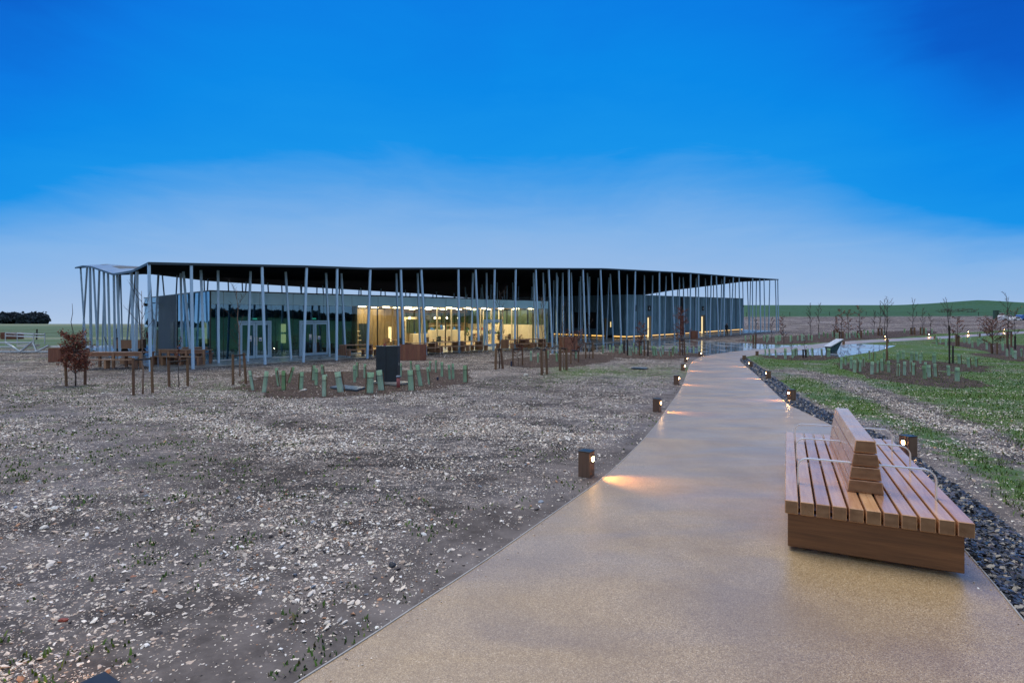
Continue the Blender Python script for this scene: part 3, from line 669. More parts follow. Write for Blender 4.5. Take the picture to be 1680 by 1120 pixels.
# grass blades
def blades(name, n_, y0, y1, h0, h1, thr, label, side, wd=.0035, power=1.0):
    x, y = view_points(n_, y0, y1, power)
    z_ = zones(x, y); nz = fbm(x*1.7+9, y*1.7, 3)*.55+fbm(x*7, y*7, 2)*.45
    left = x < np.interp(y, *XRY)
    keep = (nz > thr-z_[:, 0]*.33) & (rng.random(n_) < .15+z_[:, 0]) & free(x, y, .02) & (left if side < 0 else ~left) & off_slab(x, y)
    keep &= (polydist(x, y, RP) > .72) | left
    x, y = x[keep], y[keep]; m_ = len(x)
    a = rng.uniform(0, 2*np.pi, m_); h = rng.uniform(h0, h1, m_); ln = rng.uniform(.2, 1.1, m_)*h; w_ = wd*rng.uniform(.7, 1.5, m_)*np.interp(y, [3, 20, 40], [1, 3.0, 5])
    dx, dy = np.cos(a), np.sin(a); z0_ = G(x, y)
    A = np.stack([x-dy*w_, y+dx*w_, z0_], -1); B_ = np.stack([x+dy*w_, y-dx*w_, z0_], -1)
    C = np.stack([x+dx*ln*.5+dy*w_*.6, y+dy*ln*.5-dx*w_*.6, z0_+h*.75], -1); D = np.stack([x+dx*ln*.5-dy*w_*.6, y+dy*ln*.5+dx*w_*.6, z0_+h*.75], -1)
    E = np.stack([x+dx*ln, y+dy*ln, z0_+h], -1)
    V = np.stack([A, B_, C, D, E], 1).reshape(-1, 3); k = np.arange(m_)[:, None]*5
    F = np.concatenate([k+[0, 1, 2], k+[0, 2, 3], k+[3, 2, 4]], 1).reshape(-1, 3)
    col = np.array([(.055, .125, .014), (.085, .175, .02), (.038, .085, .014), (.14, .20, .03), (.15, .13, .05)])[rng.choice(5, m_, p=[.33, .27, .25, .1, .05])]*rng.uniform(.7, 1.2, (m_, 1))
    C_ = np.repeat(np.concatenate([col, np.ones((m_, 1))], 1), 5, 0)
    tag(link(name, np_mesh(name, V, F, MAT['blade'], C_)), label, 'grass', kind='stuff')
blades('grass', 190000, 3.2, 34, .018, .055, .64, 'short green grass growing through the stones right of the path', 1)
blades('grass', 160000, 2.4, 22, .010, .036, .655, 'sparse green weeds sprouting between the pebbles left of the path', -1, .006)
def rock(px, py, w_, col, label, cat='stone', name='flint_stone', flat=.55):
    p = at(px, py); s = size(w_, p.y)/2
    b = bmesh.new(); bmesh.ops.create_icosphere(b, subdivisions=2, radius=1.0)
    r_ = random.Random(px*7+py)
    ph = [Vector((r_.uniform(-1, 1), r_.uniform(-1, 1), r_.uniform(-1, 1))).normalized() for _ in range(7)]
    for v in b.verts:
        d = v.co.normalized(); k = 1
        for q_ in ph: k = min(k, .62+.0+max(0, 1-d.dot(q_))*.8)
        v.co = Vector((d.x*k*s, d.y*k*s*.7, d.z*k*s*flat))
    me = bpy.data.meshes.new(name); b.to_mesh(me); b.free()
    me.materials.append(M_plain('rock_'+name, col, .55, 0, .3, 40, .5, .6, 60))
    o = link(name, me); o.location = p+Vector((0, 0, s*flat*.35)); o.rotation_euler = (.1, .1, r_.uniform(0, 6))
    return tag(o, label, cat)
rock(643, 928, 21, (.02, .025, .035), 'dark blue flint lying alone among pale grit below the first left bollard')
rock(103, 1018, 18, (.22, .05, .035), 'dull red pebble near the lower left lamp glow')
rock(536, 1022, 15, (.60, .56, .50), 'pale flint with a brown end beside the path edge at bottom')
rock(73, 867, 18, (.70, .67, .62), 'broad whitish flint lying on dark soil at the far left')
rock(25, 833, 9, (.30, .42, .62), 'small bluish white pebble at the left margin of the plot')
rock(862, 616, 11, (.70, .68, .62), 'white flint on the grass below the three-legged sapling stakes')
rock(498, 641, 16, (.62, .60, .57), 'pale chalk lump beside the leaning tree guards', flat=.35)
for px_, py_, w_ in ((1385, 1093, 8), (1438, 929, 5), (1465, 1003, 4), (1422, 1038, 4), (700, 985, 4)):
    rock(px_, py_, w_, (.45, .40, .34) if w_ < 6 else (.03, .025, .02), {1385: 'dark dead leaf scrap on the path at the bottom', 1438: 'small pale pebble on the path in front of the bench', 1465: 'tiny white chip on the path below the bench pebble', 1422: 'tiny grit speck on the path left of the two chips', 700: 'small pebble on the left verge'}[px_], 'pebble', 'pebble', .4)
# iron cover plates in the ground
def plate(name, pts, h, mat, label, cat):
    P = [at(*p) for p in pts]; c = sum(P, Vector())/len(P); b_ = MB(); b_.poly([(p.x-c.x, p.y-c.y) for p in P], 0, h)
    o = b_.build(name, MAT[mat]); o.location = (c.x, c.y, g0(c.x, c.y)+.03); return tag(o, label, cat)
plate('access_cover', [(541, 638), (585, 643), (600, 638), (560, 634.5)], .05, 'slab', 'flat blue grey access cover in the mulch left of the black cabinet', 'access cover')
plate('access_cover', [(1035, 605.5), (1060, 607), (1063, 604.5), (1040, 603.5)], .04, 'slab', 'thin blue grey cover set in the gravel left of the path', 'access cover')
plate('base_slab', [(606, 629), (650, 634), (674, 630), (635, 626)], .06, 'concrete', 'pale concrete base slab under the black cabinet', 'slab')

# ------------------------------------------------------------------ canopy: wavy roof on thin leaning posts
def itp(x, t): return np.interp(x, [a for a, _ in t], [b for _, b in t])
FR = [(0, 5.11), (7.3, 5.61), (11.3, 5.83), (18.4, 6.45), (35.5, 7.88), (51.8, 8.79), (65, 9.33), (80, 10.05)]
BK = [(0, 7.35), (1.5, 7.62), (3, 7.6), (4.5, 7.35), (10, 7.0), (17, 7.0), (25.5, 7.04), (36, 7.08), (40, 6.95), (60, 6.9), (70, 7.5), (80, 8.4)]
LE = [(0, 5.11), (3.9, 5.05), (9.5, 5.34), (18.3, 6.56), (23, 7.05), (28, 7.35)]
RT = [(0, 10.05), (5.3, 10.14), (9.6, 9.9), (17.4, 9.5), (23.8, 8.9), (28, 8.4)]
UL, VW = 80.0, 28.0
def smo(f, x, t, r=1.2): return (f(x-r, t)+2*f(x, t)+f(x+r, t))/4
def RZ(u, v):
    a, b = u/UL, v/VW
    F_, B_, L_, R_ = itp(u, FR), itp(u, BK), itp(v, LE), itp(v, RT)
    bl = (1-a)*(1-b)*5.11+a*(1-b)*10.05+(1-a)*b*7.35+a*b*8.4
    return (1-b)*F_+b*B_+(1-a)*L_+a*R_-bl
ROOF_T = .10
canopy = empty('visitor_centre_canopy', (*xy(0, 0), g0(*xy(0, 0))))
tag(canopy, 'long wavy thin canopy roof carried on many thin leaning blue grey steel posts', 'canopy')
cinv = Vector(canopy.location)
def roofgrid(name, dz, mats, top=True, inset=0.0, u0=0, u1=UL, v0=0, v1=VW, mi=None, nu=160, nv=56):
    us = np.linspace(u0+inset, u1-inset, nu+1); vs_ = np.linspace(v0+inset, v1-inset, nv+1); V = []
    for a in us:
        for b in vs_:
            x, y = xy(a, b); V.append((x-cinv.x, y-cinv.y, float(RZ(a, b))+dz-cinv.z))
    F = []; M_ = []
    for i in range(nu):
        for j in range(nv):
            a = i*(nv+1)+j; f = (a, a+nv+1, a+nv+2, a+1); F.append(f if top else f[::-1]); M_.append(mi(us[i], vs_[j]) if mi else 0)
    me = bpy.data.meshes.new(name); me.from_pydata(V, [], F)
    for m_ in mats: me.materials.append(m_)
    me.polygons.foreach_set('material_index', M_); me.polygons.foreach_set('use_smooth', [True]*len(F)); return link(name, me, canopy)
roofgrid('roof', 0.0, [MAT['rooftop'], MAT['roofdark']], True, mi=lambda u, v: 1 if (int(v/3.5) % 2 == 0 and u > .7) else 0)
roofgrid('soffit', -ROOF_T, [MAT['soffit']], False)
b_ = MB()
per = [(u, 0) for u in np.linspace(0, UL, 121)]+[(UL, v) for v in np.linspace(0, VW, 41)][1:]+[(u, VW) for u in np.linspace(UL, 0, 121)][1:]+[(0, v) for v in np.linspace(VW, 0, 41)][1:]
for (a, b), (c, d) in zip(per, per[1:]):
    p, q_ = xy(a, b), xy(c, d); za, zb = float(RZ(a, b)), float(RZ(c, d))
    b_.add([Vector((p[0], p[1], za-ROOF_T-.01))-cinv, Vector((q_[0], q_[1], zb-ROOF_T-.01))-cinv, Vector((q_[0], q_[1], zb+.01))-cinv, Vector((p[0], p[1], za+.01))-cinv], [(0, 1, 2, 3)])
b_.build('fascia', MAT['fascia'], canopy)
# thin seams across the soffit, each a slim batten
seam = MB(); seam.box(-.5, .5, -.02, .02, -.5, .5); seam_me = seam.mesh('soffit_seam', MAT['roofdark'])
unit = MB(); unit.box(-.5, .5, -.5, .5, 0, 1); post_me = unit.mesh('post', MAT['post'])
posts = []
def post(fx, fy, tx, ty, w_=.125, zt=None):
    u_, v_ = uv(tx, ty); zt = float(RZ(np.clip(u_, 0, UL), np.clip(v_, 0, VW)))-ROOF_T if zt is None else zt
    a = Vector((fx, fy, g0(fx, fy)-.05)); b = Vector((tx, ty, zt+.03)); d = b-a
    o = bpy.data.objects.new('post', post_me); COL.objects.link(o); o.parent = canopy
    zx = d.normalized(); xa = Vector((*U, 0)); ya = zx.cross(xa).normalized(); xa = ya.cross(zx)
    R_ = Matrix((xa*w_, ya*w_, zx*d.length)).transposed().to_4x4(); R_.translation = a-cinv
    o.matrix_local = R_; posts.append((fx, fy))
def on_v(px, v):
    """u where photo column px meets the vertical plane v = const"""
    k = (px-HX)/FPX; return (k*(O[1]+W_[1]*v)-(O[0]+W_[0]*v))/(U[0]-k*U[1])
def on_u(px, u):
    k = (px-HX)/FPX; return (k*(O[1]+U[1]*u)-(O[0]+U[0]*u))/(W_[0]-k*W_[1])
ROW1 = [(243, 247), (313.6, 316.6), (429.7, 435), (503, 497.6), (553, 552), (607.4, 602.3), (657.4, 662.5), (690.8, 699), (751.8, 753.4), (780, 786), (811.5, 809.3), (846, 844.4), (878.7, 884), (900, 906), (933, 934.5), (956.2, 961), (985, 990), (1015, 1019), (1042.3, 1039.8), (1081.7, 1082), (1102, 1107), (1133, 1132), (1146, 1146), (1167, 1164.5), (1175, 1179), (1188.5, 1188), (1203, 1199), (1212.4, 1214.5), (1234.6, 1234.6), (1246, 1248), (1253.5, 1255), (1263, 1261), (1272, 1274.5), (1278.3, 1279)]
ROW2 = [(329.6, 335), (357.7, 358.6), (411, 406.5), (468.5, 477.7), (534.8, 541), (560, 567), (650, 654), (685, 689.5), (775.6, 773.3), (798, 799), (875, 879), (890.6, 894.7), (913, 913.6), (923, 924), (937, 940), (963.5, 967.4), (1001, 1006), (1029, 1028), (1057, 1057.7), (1070.6, 1069), (1092.6, 1090.4), (1114.6, 1113.6), (1120.8, 1123.4), (1142, 1141), (1157, 1160), (1184, 1182), (1197, 1199), (1226, 1229), (1241, 1240)]
for t_, f_ in ROW1: post(*xy(min(80, max(.05, on_v(f_, .02))), .02), *xy(min(79.95, max(.05, on_v(t_, .12))), .12), .115)
for t_, f_ in ROW2: post(*xy(on_v(f_, 2.3), 2.3), *xy(on_v(t_, 2.4), 2.4), .105)
LEFTROW = [(132, 141), (143, 134.5), (148, 150.5), (153, 161), (163, 159), (170, 174), (177, 180.6), (186.5, 189), (192, 197), (215.5, 219.4), (225, 223)]
for t_, f_ in LEFTROW: post(*xy(.25, min(27.6, max(.5, on_u(f_, .25)))), *xy(.12, min(27.8, max(.5, on_u(t_, .12)))), .115)
rr = random.Random(3)
def rand_post(u, v, l=.5):
    fu, fv = u+rr.uniform(-l, l), v+rr.uniform(-.25, .25)
    post(*xy(min(79.8, max(.2, fu)), min(27.8, max(.2, fv))), *xy(min(79.8, max(.2, u)), min(27.8, max(.2, v))), .10)
for u in np.arange(1.2, 80, 1.75): rand_post(u+rr.uniform(-.5, .5), 27.7)
for u in np.arange(2.0, 80, 2.6): rand_post(u+rr.uniform(-.8, .8), 25.6)
for v in (3.0, 6.2, 9.0, 12.5, 16, 19.5, 23): rand_post(2.4+rr.uniform(-.3, .3), v+rr.uniform(-.6, .6))
for v in (2.5, 5, 8, 11, 14.5, 18, 22, 25): rand_post(79.7, v+rr.uniform(-.6, .6)); rand_post(78.3, v+1.2+rr.uniform(-.6, .6))
for u in (34.2, 36.0, 38.1, 40.3, 42.4, 44.0):
    for v in (5.5, 8.5, 12.0, 16.0, 20.0): rand_post(u+rr.uniform(-.6, .6), v+rr.uniform(-.8, .8))

# floor slab of the building, following the gentle slope of the site
def bl(u, v, z): x, y = xy(u, v); return Vector((x, y, g0(x, y)+z))
slab = MB(); NU, NV = 40, 14
for i in range(NU+1):
    for j in range(NV+1):
        u = .45+(80.6-.45)*i/NU; v = .55+(28.6-.55)*j/NV
        slab.v.append(tuple(bl(u, v, .05)))
for i in range(NU):
    for j in range(NV): a = i*(NV+1)+j; slab.f.append((a, a+NV+1, a+NV+2, a+1)); slab.m.append(0)
for k in range(NU):
    for v in (.55, 28.6):
        a, b = bl(.45+80.15*k/NU, v, .05), bl(.45+80.15*(k+1)/NU, v, .05); slab.add([a, b, b-Vector((0, 0, .3)), a-Vector((0, 0, .3))], [(0, 1, 2, 3)])
for k in range(NV):
    a, b = bl(.45, .55+28.05*k/NV, .05), bl(.45, .55+28.05*(k+1)/NV, .05); slab.add([a, b, b-Vector((0, 0, .3)), a-Vector((0, 0, .3))], [(0, 1, 2, 3)])
tag(slab.build('floor_slab', MAT['concrete']), kind='structure')

def leafquads(name, pts, sz, cols, parent, mat='leaf', aspect=.6):
    n_ = len(pts); P = np.array(pts); a = rng.normal(size=(n_, 3)); a /= np.linalg.norm(a, axis=1, keepdims=True); b = np.cross(a, rng.normal(size=(n_, 3))); b /= np.linalg.norm(b, axis=1, keepdims=True)
    s = sz*rng.uniform(.6, 1.3, (n_, 1)); V = np.stack([P-a*s, P-b*s*aspect, P+a*s, P+b*s*aspect+np.cross(a, b)*s*.3], 1).reshape(-1, 3)
    F = np.arange(n_*4).reshape(-1, 4); C = np.array(cols)[rng.integers(len(cols), size=n_)]*rng.uniform(.6, 1.3, (n_, 1)); C = np.repeat(np.concatenate([C, np.ones((n_, 1))], 1), 4, 0)
    o = link(name, np_mesh(name, V, F, MAT[mat], C), parent); return tag(o, kind='stuff')
# ------------------------------------------------------------------ building frames (u along the front, v to the back)
def frame_box(b_, u0, u1, v0, v1, z0, z1, base, slope=True):
    """box in building coordinates; its top and bottom follow the site slope"""
    vs = []
    for u in (u0, u1):
        for v in (v0, v1):
            for z in (z0, z1):
                p = bl(u, v, z); vs.append(p-base)
    b_.add(vs, [(0, 1, 3, 2), (4, 6, 7, 5), (0, 4, 5, 1), (2, 3, 7, 6), (0, 2, 6, 4), (1, 5, 7, 3)])
    return b_
def fpart(name, mat, parent, base, *boxes):
    b_ = MB()
    for bx in boxes: frame_box(b_, *bx, base)
    return b_.build(name, MAT[mat] if isinstance(mat, str) else mat, parent)
GP = empty('glass_pavilion', bl(3.7, 4.07, .05)); gb0 = Vector(GP.location)
tag(GP, 'low glass fronted pavilion under the left half of the canopy with a lit cafe inside', 'building')
GU0, GU1, GV0, GV1, GH, CH = 3.7, 32.4, 4.07, 16.0, 3.98, 3.27
DOORS = [(5.19, 7.06, 391), (8.78, 10.78, 491), (24.3, 26.4, 793)]
# panes: joints every 2 m, doors cut out of the pane they fall in
joints = sorted(set([round(GU1-2.0*k, 2) for k in range(0, 15)]))
joints = [GU0]+[j for j in joints if j > GU0+.4]
for a, b in zip(joints, joints[1:]):
    dark = b <= 12.9
    cutz = [(a, b, .06)]
    for d0, d1, _ in DOORS:
        new = []
        for (p, q_, z_) in cutz:
            if q_ <= d0 or p >= d1 or z_ > 1: new.append((p, q_, z_)); continue
            if p < d0: new.append((p, d0, z_))
            new.append((max(p, d0), min(q_, d1), 2.30))
            if q_ > d1: new.append((d1, q_, z_))
        cutz = new
    boxes = [(p+.012, q_-.012, GV0, GV0+.018, z_, CH-.012) for p, q_, z_ in cutz if q_-p > .06]
    fpart('glass_pane', 'glass_dark' if dark else 'glass', GP, gb0, *boxes)
for j in joints[1:-1]:
    if not any(d0-.05 < j < d1+.05 for d0, d1, _ in DOORS):
        fpart('glass_fin', 'dark', GP, gb0, (j-.012, j+.012, GV0+.02, GV0+.16, .06, GH-.02))
for a, b in zip(joints, joints[1:]): fpart('spandrel_panel', 'spandrel', GP, gb0, (a+.010, b-.010, GV0, GV0+.03, CH, GH-.004))
fpart('roof_trim', 'dark', GP, gb0, (GU0-.04, GU1+.04, GV0-.03, GV0+.2, GH, GH+.07))
fpart('sill', 'steel', GP, gb0, (GU0, 5.1, GV0-.02, GV0+.06, .05, .058+.03), (7.1, 8.7, GV0-.02, GV0+.06, .05, .088), (10.85, 24.2, GV0-.02, GV0+.06, .05, .088), (26.5, GU1, GV0-.02, GV0+.06, .05, .088))
# left end: glass, grey wall, glass
for a, b in ((4.1, 6.3), (6.3, 8.7), (8.7, 11.2)): fpart('glass_pane', 'glass_dark', GP, gb0, (GU0, GU0+.018, a+.02, b-.02, .06, GH))
fpart('corner_post', 'dark', GP, gb0, (GU0-.03, GU0+.04, GV0-.03, GV0+.04, .05, GH))
fpart('corner_post', 'dark', GP, gb0, (GU0-.03, GU0+.10, 11.2, 11.5, .05, GH))
fpart('grey_wall', 'greywall', GP, gb0, (GU0-.02, GU0+.2, 11.5, 16.6, .05, GH))
fpart('side_door', 'dark', GP, gb0, (GU0-.045, GU0-.021, 12.0, 12.9, .06, 2.2))
for a, b in ((16.62, 19.0), (19.0, 21.5)): fpart('glass_pane', 'glass', GP, gb0, (GU0, GU0+.018, a+.02, b-.02, .06, GH))
fpart('roof_trim', 'dark', GP, gb0, (GU0-.04, GU0+.2, GV0+.2, 21.5, GH, GH+.07))
# roof, floor, walls
fpart('roof', 'rooftop', GP, gb0, (GU0+.02, GU1, GV0+.23, 21.4, GH-.03, GH+.02))
fpart('right_wall', 'timber_wall', GP, gb0, (GU1, GU1+.15, GV0+.02, 21.5, .05, GH+.04))
fpart('wall_lining', 'cream', GP, gb0, (GU1-.08, GU1-.01, 4.4, 15.7, .06, 1.75))
for k in range(5): fpart('back_window', 'backwall', GP, gb0, (GU1-.07, GU1-.012, 4.5+2.2*k, 6.55+2.2*k, 1.8, CH))
for k in range(4): fpart('slim_column', 'cream', GP, gb0, (GU1-.5, GU1-.4, 5.5+2.4*k, 5.6+2.4*k, .06, CH))
fpart('back_wall', 'greywall', GP, gb0, (GU0+.02, GU1, 21.3, 21.5, .05, GH-.04))
fpart('ceiling', 'ceiling', GP, gb0, (12.95, GU1-.01, GV0+.23, 15.9, CH+.02, CH+.1))
fpart('ceiling_dark', 'greywall', GP, gb0, (GU0+.25, 12.8, GV0+.23, 11.2, CH+.02, CH+.1))
fpart('interior_floor', 'floor_in', GP, gb0, (12.95, GU1-.02, GV0+.06, 15.9, .052, .062))
fpart('partition', 'panel', GP, gb0, (12.80, 12.94, GV0+.25, 16.0, .06, CH))
fpart('dark_back_wall', M_plain('reflection_teal', (.12, .28, .34), .5, 0, .3, .5), GP, gb0, (GU0+.25, 12.78, 10.9, 11.1, .06, CH))  # wall coloured teal to stand in for the reflection in the dark glass
for a, b, z_ in ((4.9, 5.12, 2.2),): fpart('lit_slot', 'doorlight', GP, gb0, (5.05, 5.3, 10.6, 10.88, .75, 2.15))
fpart('lit_slot', 'doorlight', GP, gb0, (10.3, 10.55, 10.6, 10.88, .6, 1.25)); fpart('lit_slot', 'doorlight', GP, gb0, (10.3, 10.55, 10.6, 10.88, 1.4, 2.0))
# cafe interior
for k in range(9):
    a = 14.2+k*.62; fpart('panel_board', 'panel', GP, gb0, (a, a+.6, 9.0, 9.08, .06, CH-.02))
fpart('wall_light', 'doorlight', GP, gb0, (18.25, 18.45, 8.85, 8.98, .5, 1.7))
fpart('dark_opening', 'dark', GP, gb0, (15.6, 16.35, 8.93, 8.985, .06, 2.0))
for a in (14.0, 19.9, 21.4, 22.9, 24.4, 26.2, 27.5, 28.9, 30.1): fpart('slim_column', 'cream', GP, gb0, (a, a+.1, 6.6, 6.7, .06, CH))
for k, a in enumerate(np.arange(20.0, 32.2, 1.2)):
    fpart('back_window', 'backwall', GP, gb0, (a, a+1.12, 15.7, 15.75, .9 if k < 6 else 1.9, 2.9))
fpart('cream_wall', 'panel', GP, gb0, (13.0, 32.3, 15.76, 15.9, .06, CH))
fpart('counter', 'cream', GP, gb0, (21.0, 22.6, 9.5, 10.1, .06, 1.05)); fpart('counter', 'cream', GP, gb0, (22.62, 25.6, 9.0, 9.6, .06, 1.35))
fpart('counter', 'cream', GP, gb0, (26.9, 32.0, 12.5, 13.1, .06, 1.1))
for z_ in (.35, .7, 1.05, 1.4, 1.75): fpart('shelf', 'cream', GP, gb0, (19.4, 21.2, 11.0, 11.4, z_, z_+.04), )
fpart('shelf_frame', 'cream', GP, gb0, (19.3, 19.38, 11.0, 11.42, .06, 2.15), (21.22, 21.3, 11.0, 11.42, .06, 2.15), (19.3, 21.3, 11.0, 11.42, 2.15, 2.3))
for z_ in (.4, .8, 1.2, 1.6): fpart('shelf', 'cream', GP, gb0, (26.6, 30.5, 14.6, 15.0, z_, z_+.04))
fpart('plant_box', 'leafgreen', GP, gb0, (28.6, 30.4, 8.0, 8.3, .9, 1.05))
for z_ in (.35, .7, 1.05, 1.4): fpart('magazine_rack', 'cream', GP, gb0, (15.0-z_*.1, 15.55-z_*.15, 8.3, 8.6, z_, z_+.05))
bk = MB(); r2 = random.Random(5); mats_b = [MAT['red'], MAT['blue'], MAT['white'], MAT['leafgreen'], MAT['rust'], MAT['dark']]
for z_ in (.39, .74, 1.09, 1.44):
    u = 19.42
    while u < 21.1:
        w_ = r2.uniform(.04, .12); bk.cur = r2.randrange(6); frame_box(bk, u, u+w_*.9, 11.05, 11.3, z_, z_+r2.uniform(.16, .28), gb0); u += w_
o = bk.build('goods', mats_b, GP); tag(o, kind='stuff')
disc = MB(); disc.tube([(0, 0, 0), (0, 0, -.05)], .27, 14); disc_me = disc.mesh('ceiling_lamp', MAT['lamp'])
for i, u in enumerate(np.arange(13.9, 32, 1.95)):
    for j, v in enumerate((5.4, 8.2, 11.4, 14.6)):
        if u < 19 and v > 8.9: continue
        o = link('ceiling_lamp', disc_me, GP); o.location = bl(u+(.7 if j % 2 else 0), v, CH+.012)-gb0
ri = random.Random(21)
def in_table(u, v):
    fpart('cafe_table', 'tbl_top', GP, gb0, (u, u+.7, v, v+.7, .72, .75)); fpart('cafe_table_leg', 'dark', GP, gb0, (u+.32, u+.38, v+.32, v+.38, .062, .719))
    for du, dv in ((-.45, .15), (.8, .15), (.15, .85)):
        m_ = ri.choice(['tbl', 'dark', 'panel'])
        fpart('cafe_chair', m_, GP, gb0, (u+du, u+du+.4, v+dv, v+dv+.4, .43, .46), (u+du, u+du+.4, v+dv+.37, v+dv+.4, .46, .85), (u+du+.18, u+du+.22, v+dv+.18, v+dv+.22, .062, .43))
for u, v in ((20.2, 5.6), (22.4, 6.9), (24.7, 5.4), (26.4, 7.2), (28.4, 5.7), (30.2, 7.4), (28.8, 9.8), (30.6, 11.4), (17.0, 6.4)): in_table(u, v)
for k in range(14):
    u = 20.2+k*.85; fpart('window_bar', 'dark', GP, gb0, (u, u+.05, 15.62, 15.69, .9, 2.9))
for k in range(7):
    v = 5.2+k*1.45; fpart('window_bar', 'dark', GP, gb0, (GU1-.13, GU1-.075, v, v+.06, 1.8, CH))
fpart('menu_board', 'dark', GP, gb0, (23.2, 25.4, 12.0, 12.05, 2.2, 2.75)); fpart('canopy_shelf', 'cream', GP, gb0, (19.3, 26.0, 12.2, 12.6, 2.3, 2.5))
it = MB()
for k in range(46):
    u = ri.uniform(21.1, 31.8); onr = u > 26.9; v = ri.uniform(12.6, 13.0) if onr else ri.uniform(9.1, 9.5) if u > 22.7 else ri.uniform(9.6, 10); z = 1.11 if onr else 1.36 if u > 22.7 else 1.06
    if 25.6 < u < 26.9: continue
    it.cur = ri.randrange(6); w_ = ri.uniform(.05, .2); frame_box(it, u, u+w_, v, v+.12, z, z+ri.uniform(.08, .42), gb0)
tag(it.build('counter_goods', mats_b, GP), kind='stuff')
for u, v, h in ((27.6, 7.4, 1.5), (28.9, 11.9, 1.7), (30.9, 9.0, 1.45), (26.3, 13.6, 1.6)):
    leafquads('indoor_plant', [tuple(bl(u+ri.gauss(0, .16), v+ri.gauss(0, .16), h*.6+ri.gauss(0, h*.16))-gb0) for _ in range(90)], .09, [(.02, .05, .015), (.04, .08, .02)], GP)
pen = MB(); pen.tube([(0, 0, 0), (0, 0, .16)], [.09, .05], 8); pen_me = pen.mesh('pendant_lamp', MAT['bulb_small'])
for u in (20.6, 22.0, 23.4, 24.8, 26.2, 27.6):
    o = link('pendant_lamp', pen_me, GP); o.location = bl(u, 11.5, 2.35)-gb0
def area(name, loc, sx, sy, e, col, parent, base):
    ld = bpy.data.lights.new(name, 'AREA'); ld.shape = 'RECTANGLE'; ld.size = sx; ld.size_y = sy; ld.energy = e; ld.color = col
    lo = bpy.data.objects.new(name, ld); COL.objects.link(lo); lo.parent = parent; lo.location = loc-base; lo.rotation_euler = (0, 0, math.atan2(U[1], U[0])); return lo
for u in (16.0, 21.5, 26, 30.4): area('interior_fill_light', bl(u, 7.6 if u < 19 else 9.6, CH-.08), 3.6, 3.0 if u < 19 else 6.5, 210 if u > 19 else 150, (1, .80, .50), GP, gb0)  # added fill panels that brighten the cafe beyond its disc lamps
# doors
for d0, d1, _ in DOORS:
    D = []
    fr = fpart('door_frame', 'greyblue', GP, gb0, (d0, d0+.09, GV0-.05, GV0+.06, .055, 2.22), (d1-.09, d1, GV0-.05, GV0+.06, .055, 2.22), (d0, d1, GV0-.052, GV0+.058, 2.2, 2.3))
    m_ = (d0+d1)/2
    for k, (a, b) in enumerate(((d0+.1, m_-.01), (m_+.01, d1-.1))):
        lf = fpart('door_leaf', 'greyblue', GP, gb0, (a, a+.11, GV0-.035, GV0+.015, .07, 2.18), (b-.11, b, GV0-.035, GV0+.015, .07, 2.18), (a+.11, b-.11, GV0-.035, GV0+.015, 2.05, 2.18), (a+.11, b-.11, GV0-.035, GV0+.015, .07, .24))
        fpart('door_pane', 'glass_dark' if d0 < 12 else 'glass', lf, gb0, (a+.11, b-.11, GV0-.015, GV0-.005, .24, 2.05))
        hx = b-.06 if k == 0 else a+.06
        fpart('handle', 'polished', lf, gb0, (hx-.015, hx+.015, GV0-.10, GV0-.075, .85, 1.35), (hx-.012, hx+.012, GV0-.075, GV0-.035, .9, .92), (hx-.012, hx+.012, GV0-.075, GV0-.035, 1.28, 1.30))
        nx0 = a+.2 if k else b-.36
        nt = fpart('notice', 'white', lf, gb0, (nx0, nx0+.17, GV0-.024, GV0-.019, 1.08, 1.42 if k == 0 else 1.3))
        fpart('notice_print', 'notice_blue', nt if False else lf, gb0, (nx0+.02, nx0+.15, GV0-.028, GV0-.0245, 1.11, 1.19))
    if d0 < 12: fpart('exit_light', 'exitlight', GP, gb0, (m_-.12, m_+.12, GV0+.03, GV0+.05, 2.38, 2.46))

# ------------------------------------------------------------------ timber pavilion (right half)
TP = empty('timber_pavilion', bl(45.7, 4.07, .05)); tb0 = Vector(TP.location)
tag(TP, 'windowless pavilion clad in dark weathered vertical boards under the right half of the canopy', 'building')
TU0, TU1, TV0, TH = 45.7, 76.9, 4.07, 4.95
fpart('wall', 'dark', TP, tb0, (TU0+.1, TU1-.1, TV0+.12, TV0+.3, .05, TH-.03), (TU0+.12, TU0+.3, TV0+.3, 23, .05, TH-.03), (TU1-.3, TU1-.1, TV0+.3, 23, .05, TH-.03), (TU0+.1, TU1-.1, 22.8, 23, .05, TH-.03))
fpart('roof', 'rooftop', TP, tb0, (TU0+.1, TU1-.1, TV0+.12, 23, TH-.028, TH+.02))
ENT = [(on_v(1066.5, TV0), 1.15), (on_v(1120, TV0), 1.3), (on_v(1154, TV0), 1.0)]
EN = [(c_-w_/2, c_+w_/2) for c_, w_ in ENT]
def boards(u0, u1, width, side):
    u = u0
    while u < u1-.05:
        w_ = min(width*rr.uniform(.85, 1.15), u1-u)
        z0_ = .38
        if side == 'front':
            for a, b in EN:
                if a-.02 < u+w_/2 < b+.02: z0_ = 2.55
        d = rr.uniform(0, .02)
        if side == 'front': fpart('board', 'timber_wall', TP, tb0, (u+.008, u+w_-.008, TV0+.02-d, TV0+.118, z0_, TH+rr.uniform(-.0, .03)))
        else: fpart('board', 'timber_wall', TP, tb0, (TU0-d, TU0+.1, u+.01, u+w_-.01, .38, TH+rr.uniform(-.0, .03)))
        u += w_
boards(TU0, TU1, .26, 'front')
boards(TV0, 19.0, .42, 'side')
fpart('plinth', 'dark', TP, tb0, *[(a, b, TV0+.10, TV0+.125, .05, .36) for a, b in zip([TU0]+[e[1] for e in EN], [e[0] for e in EN]+[TU1])])
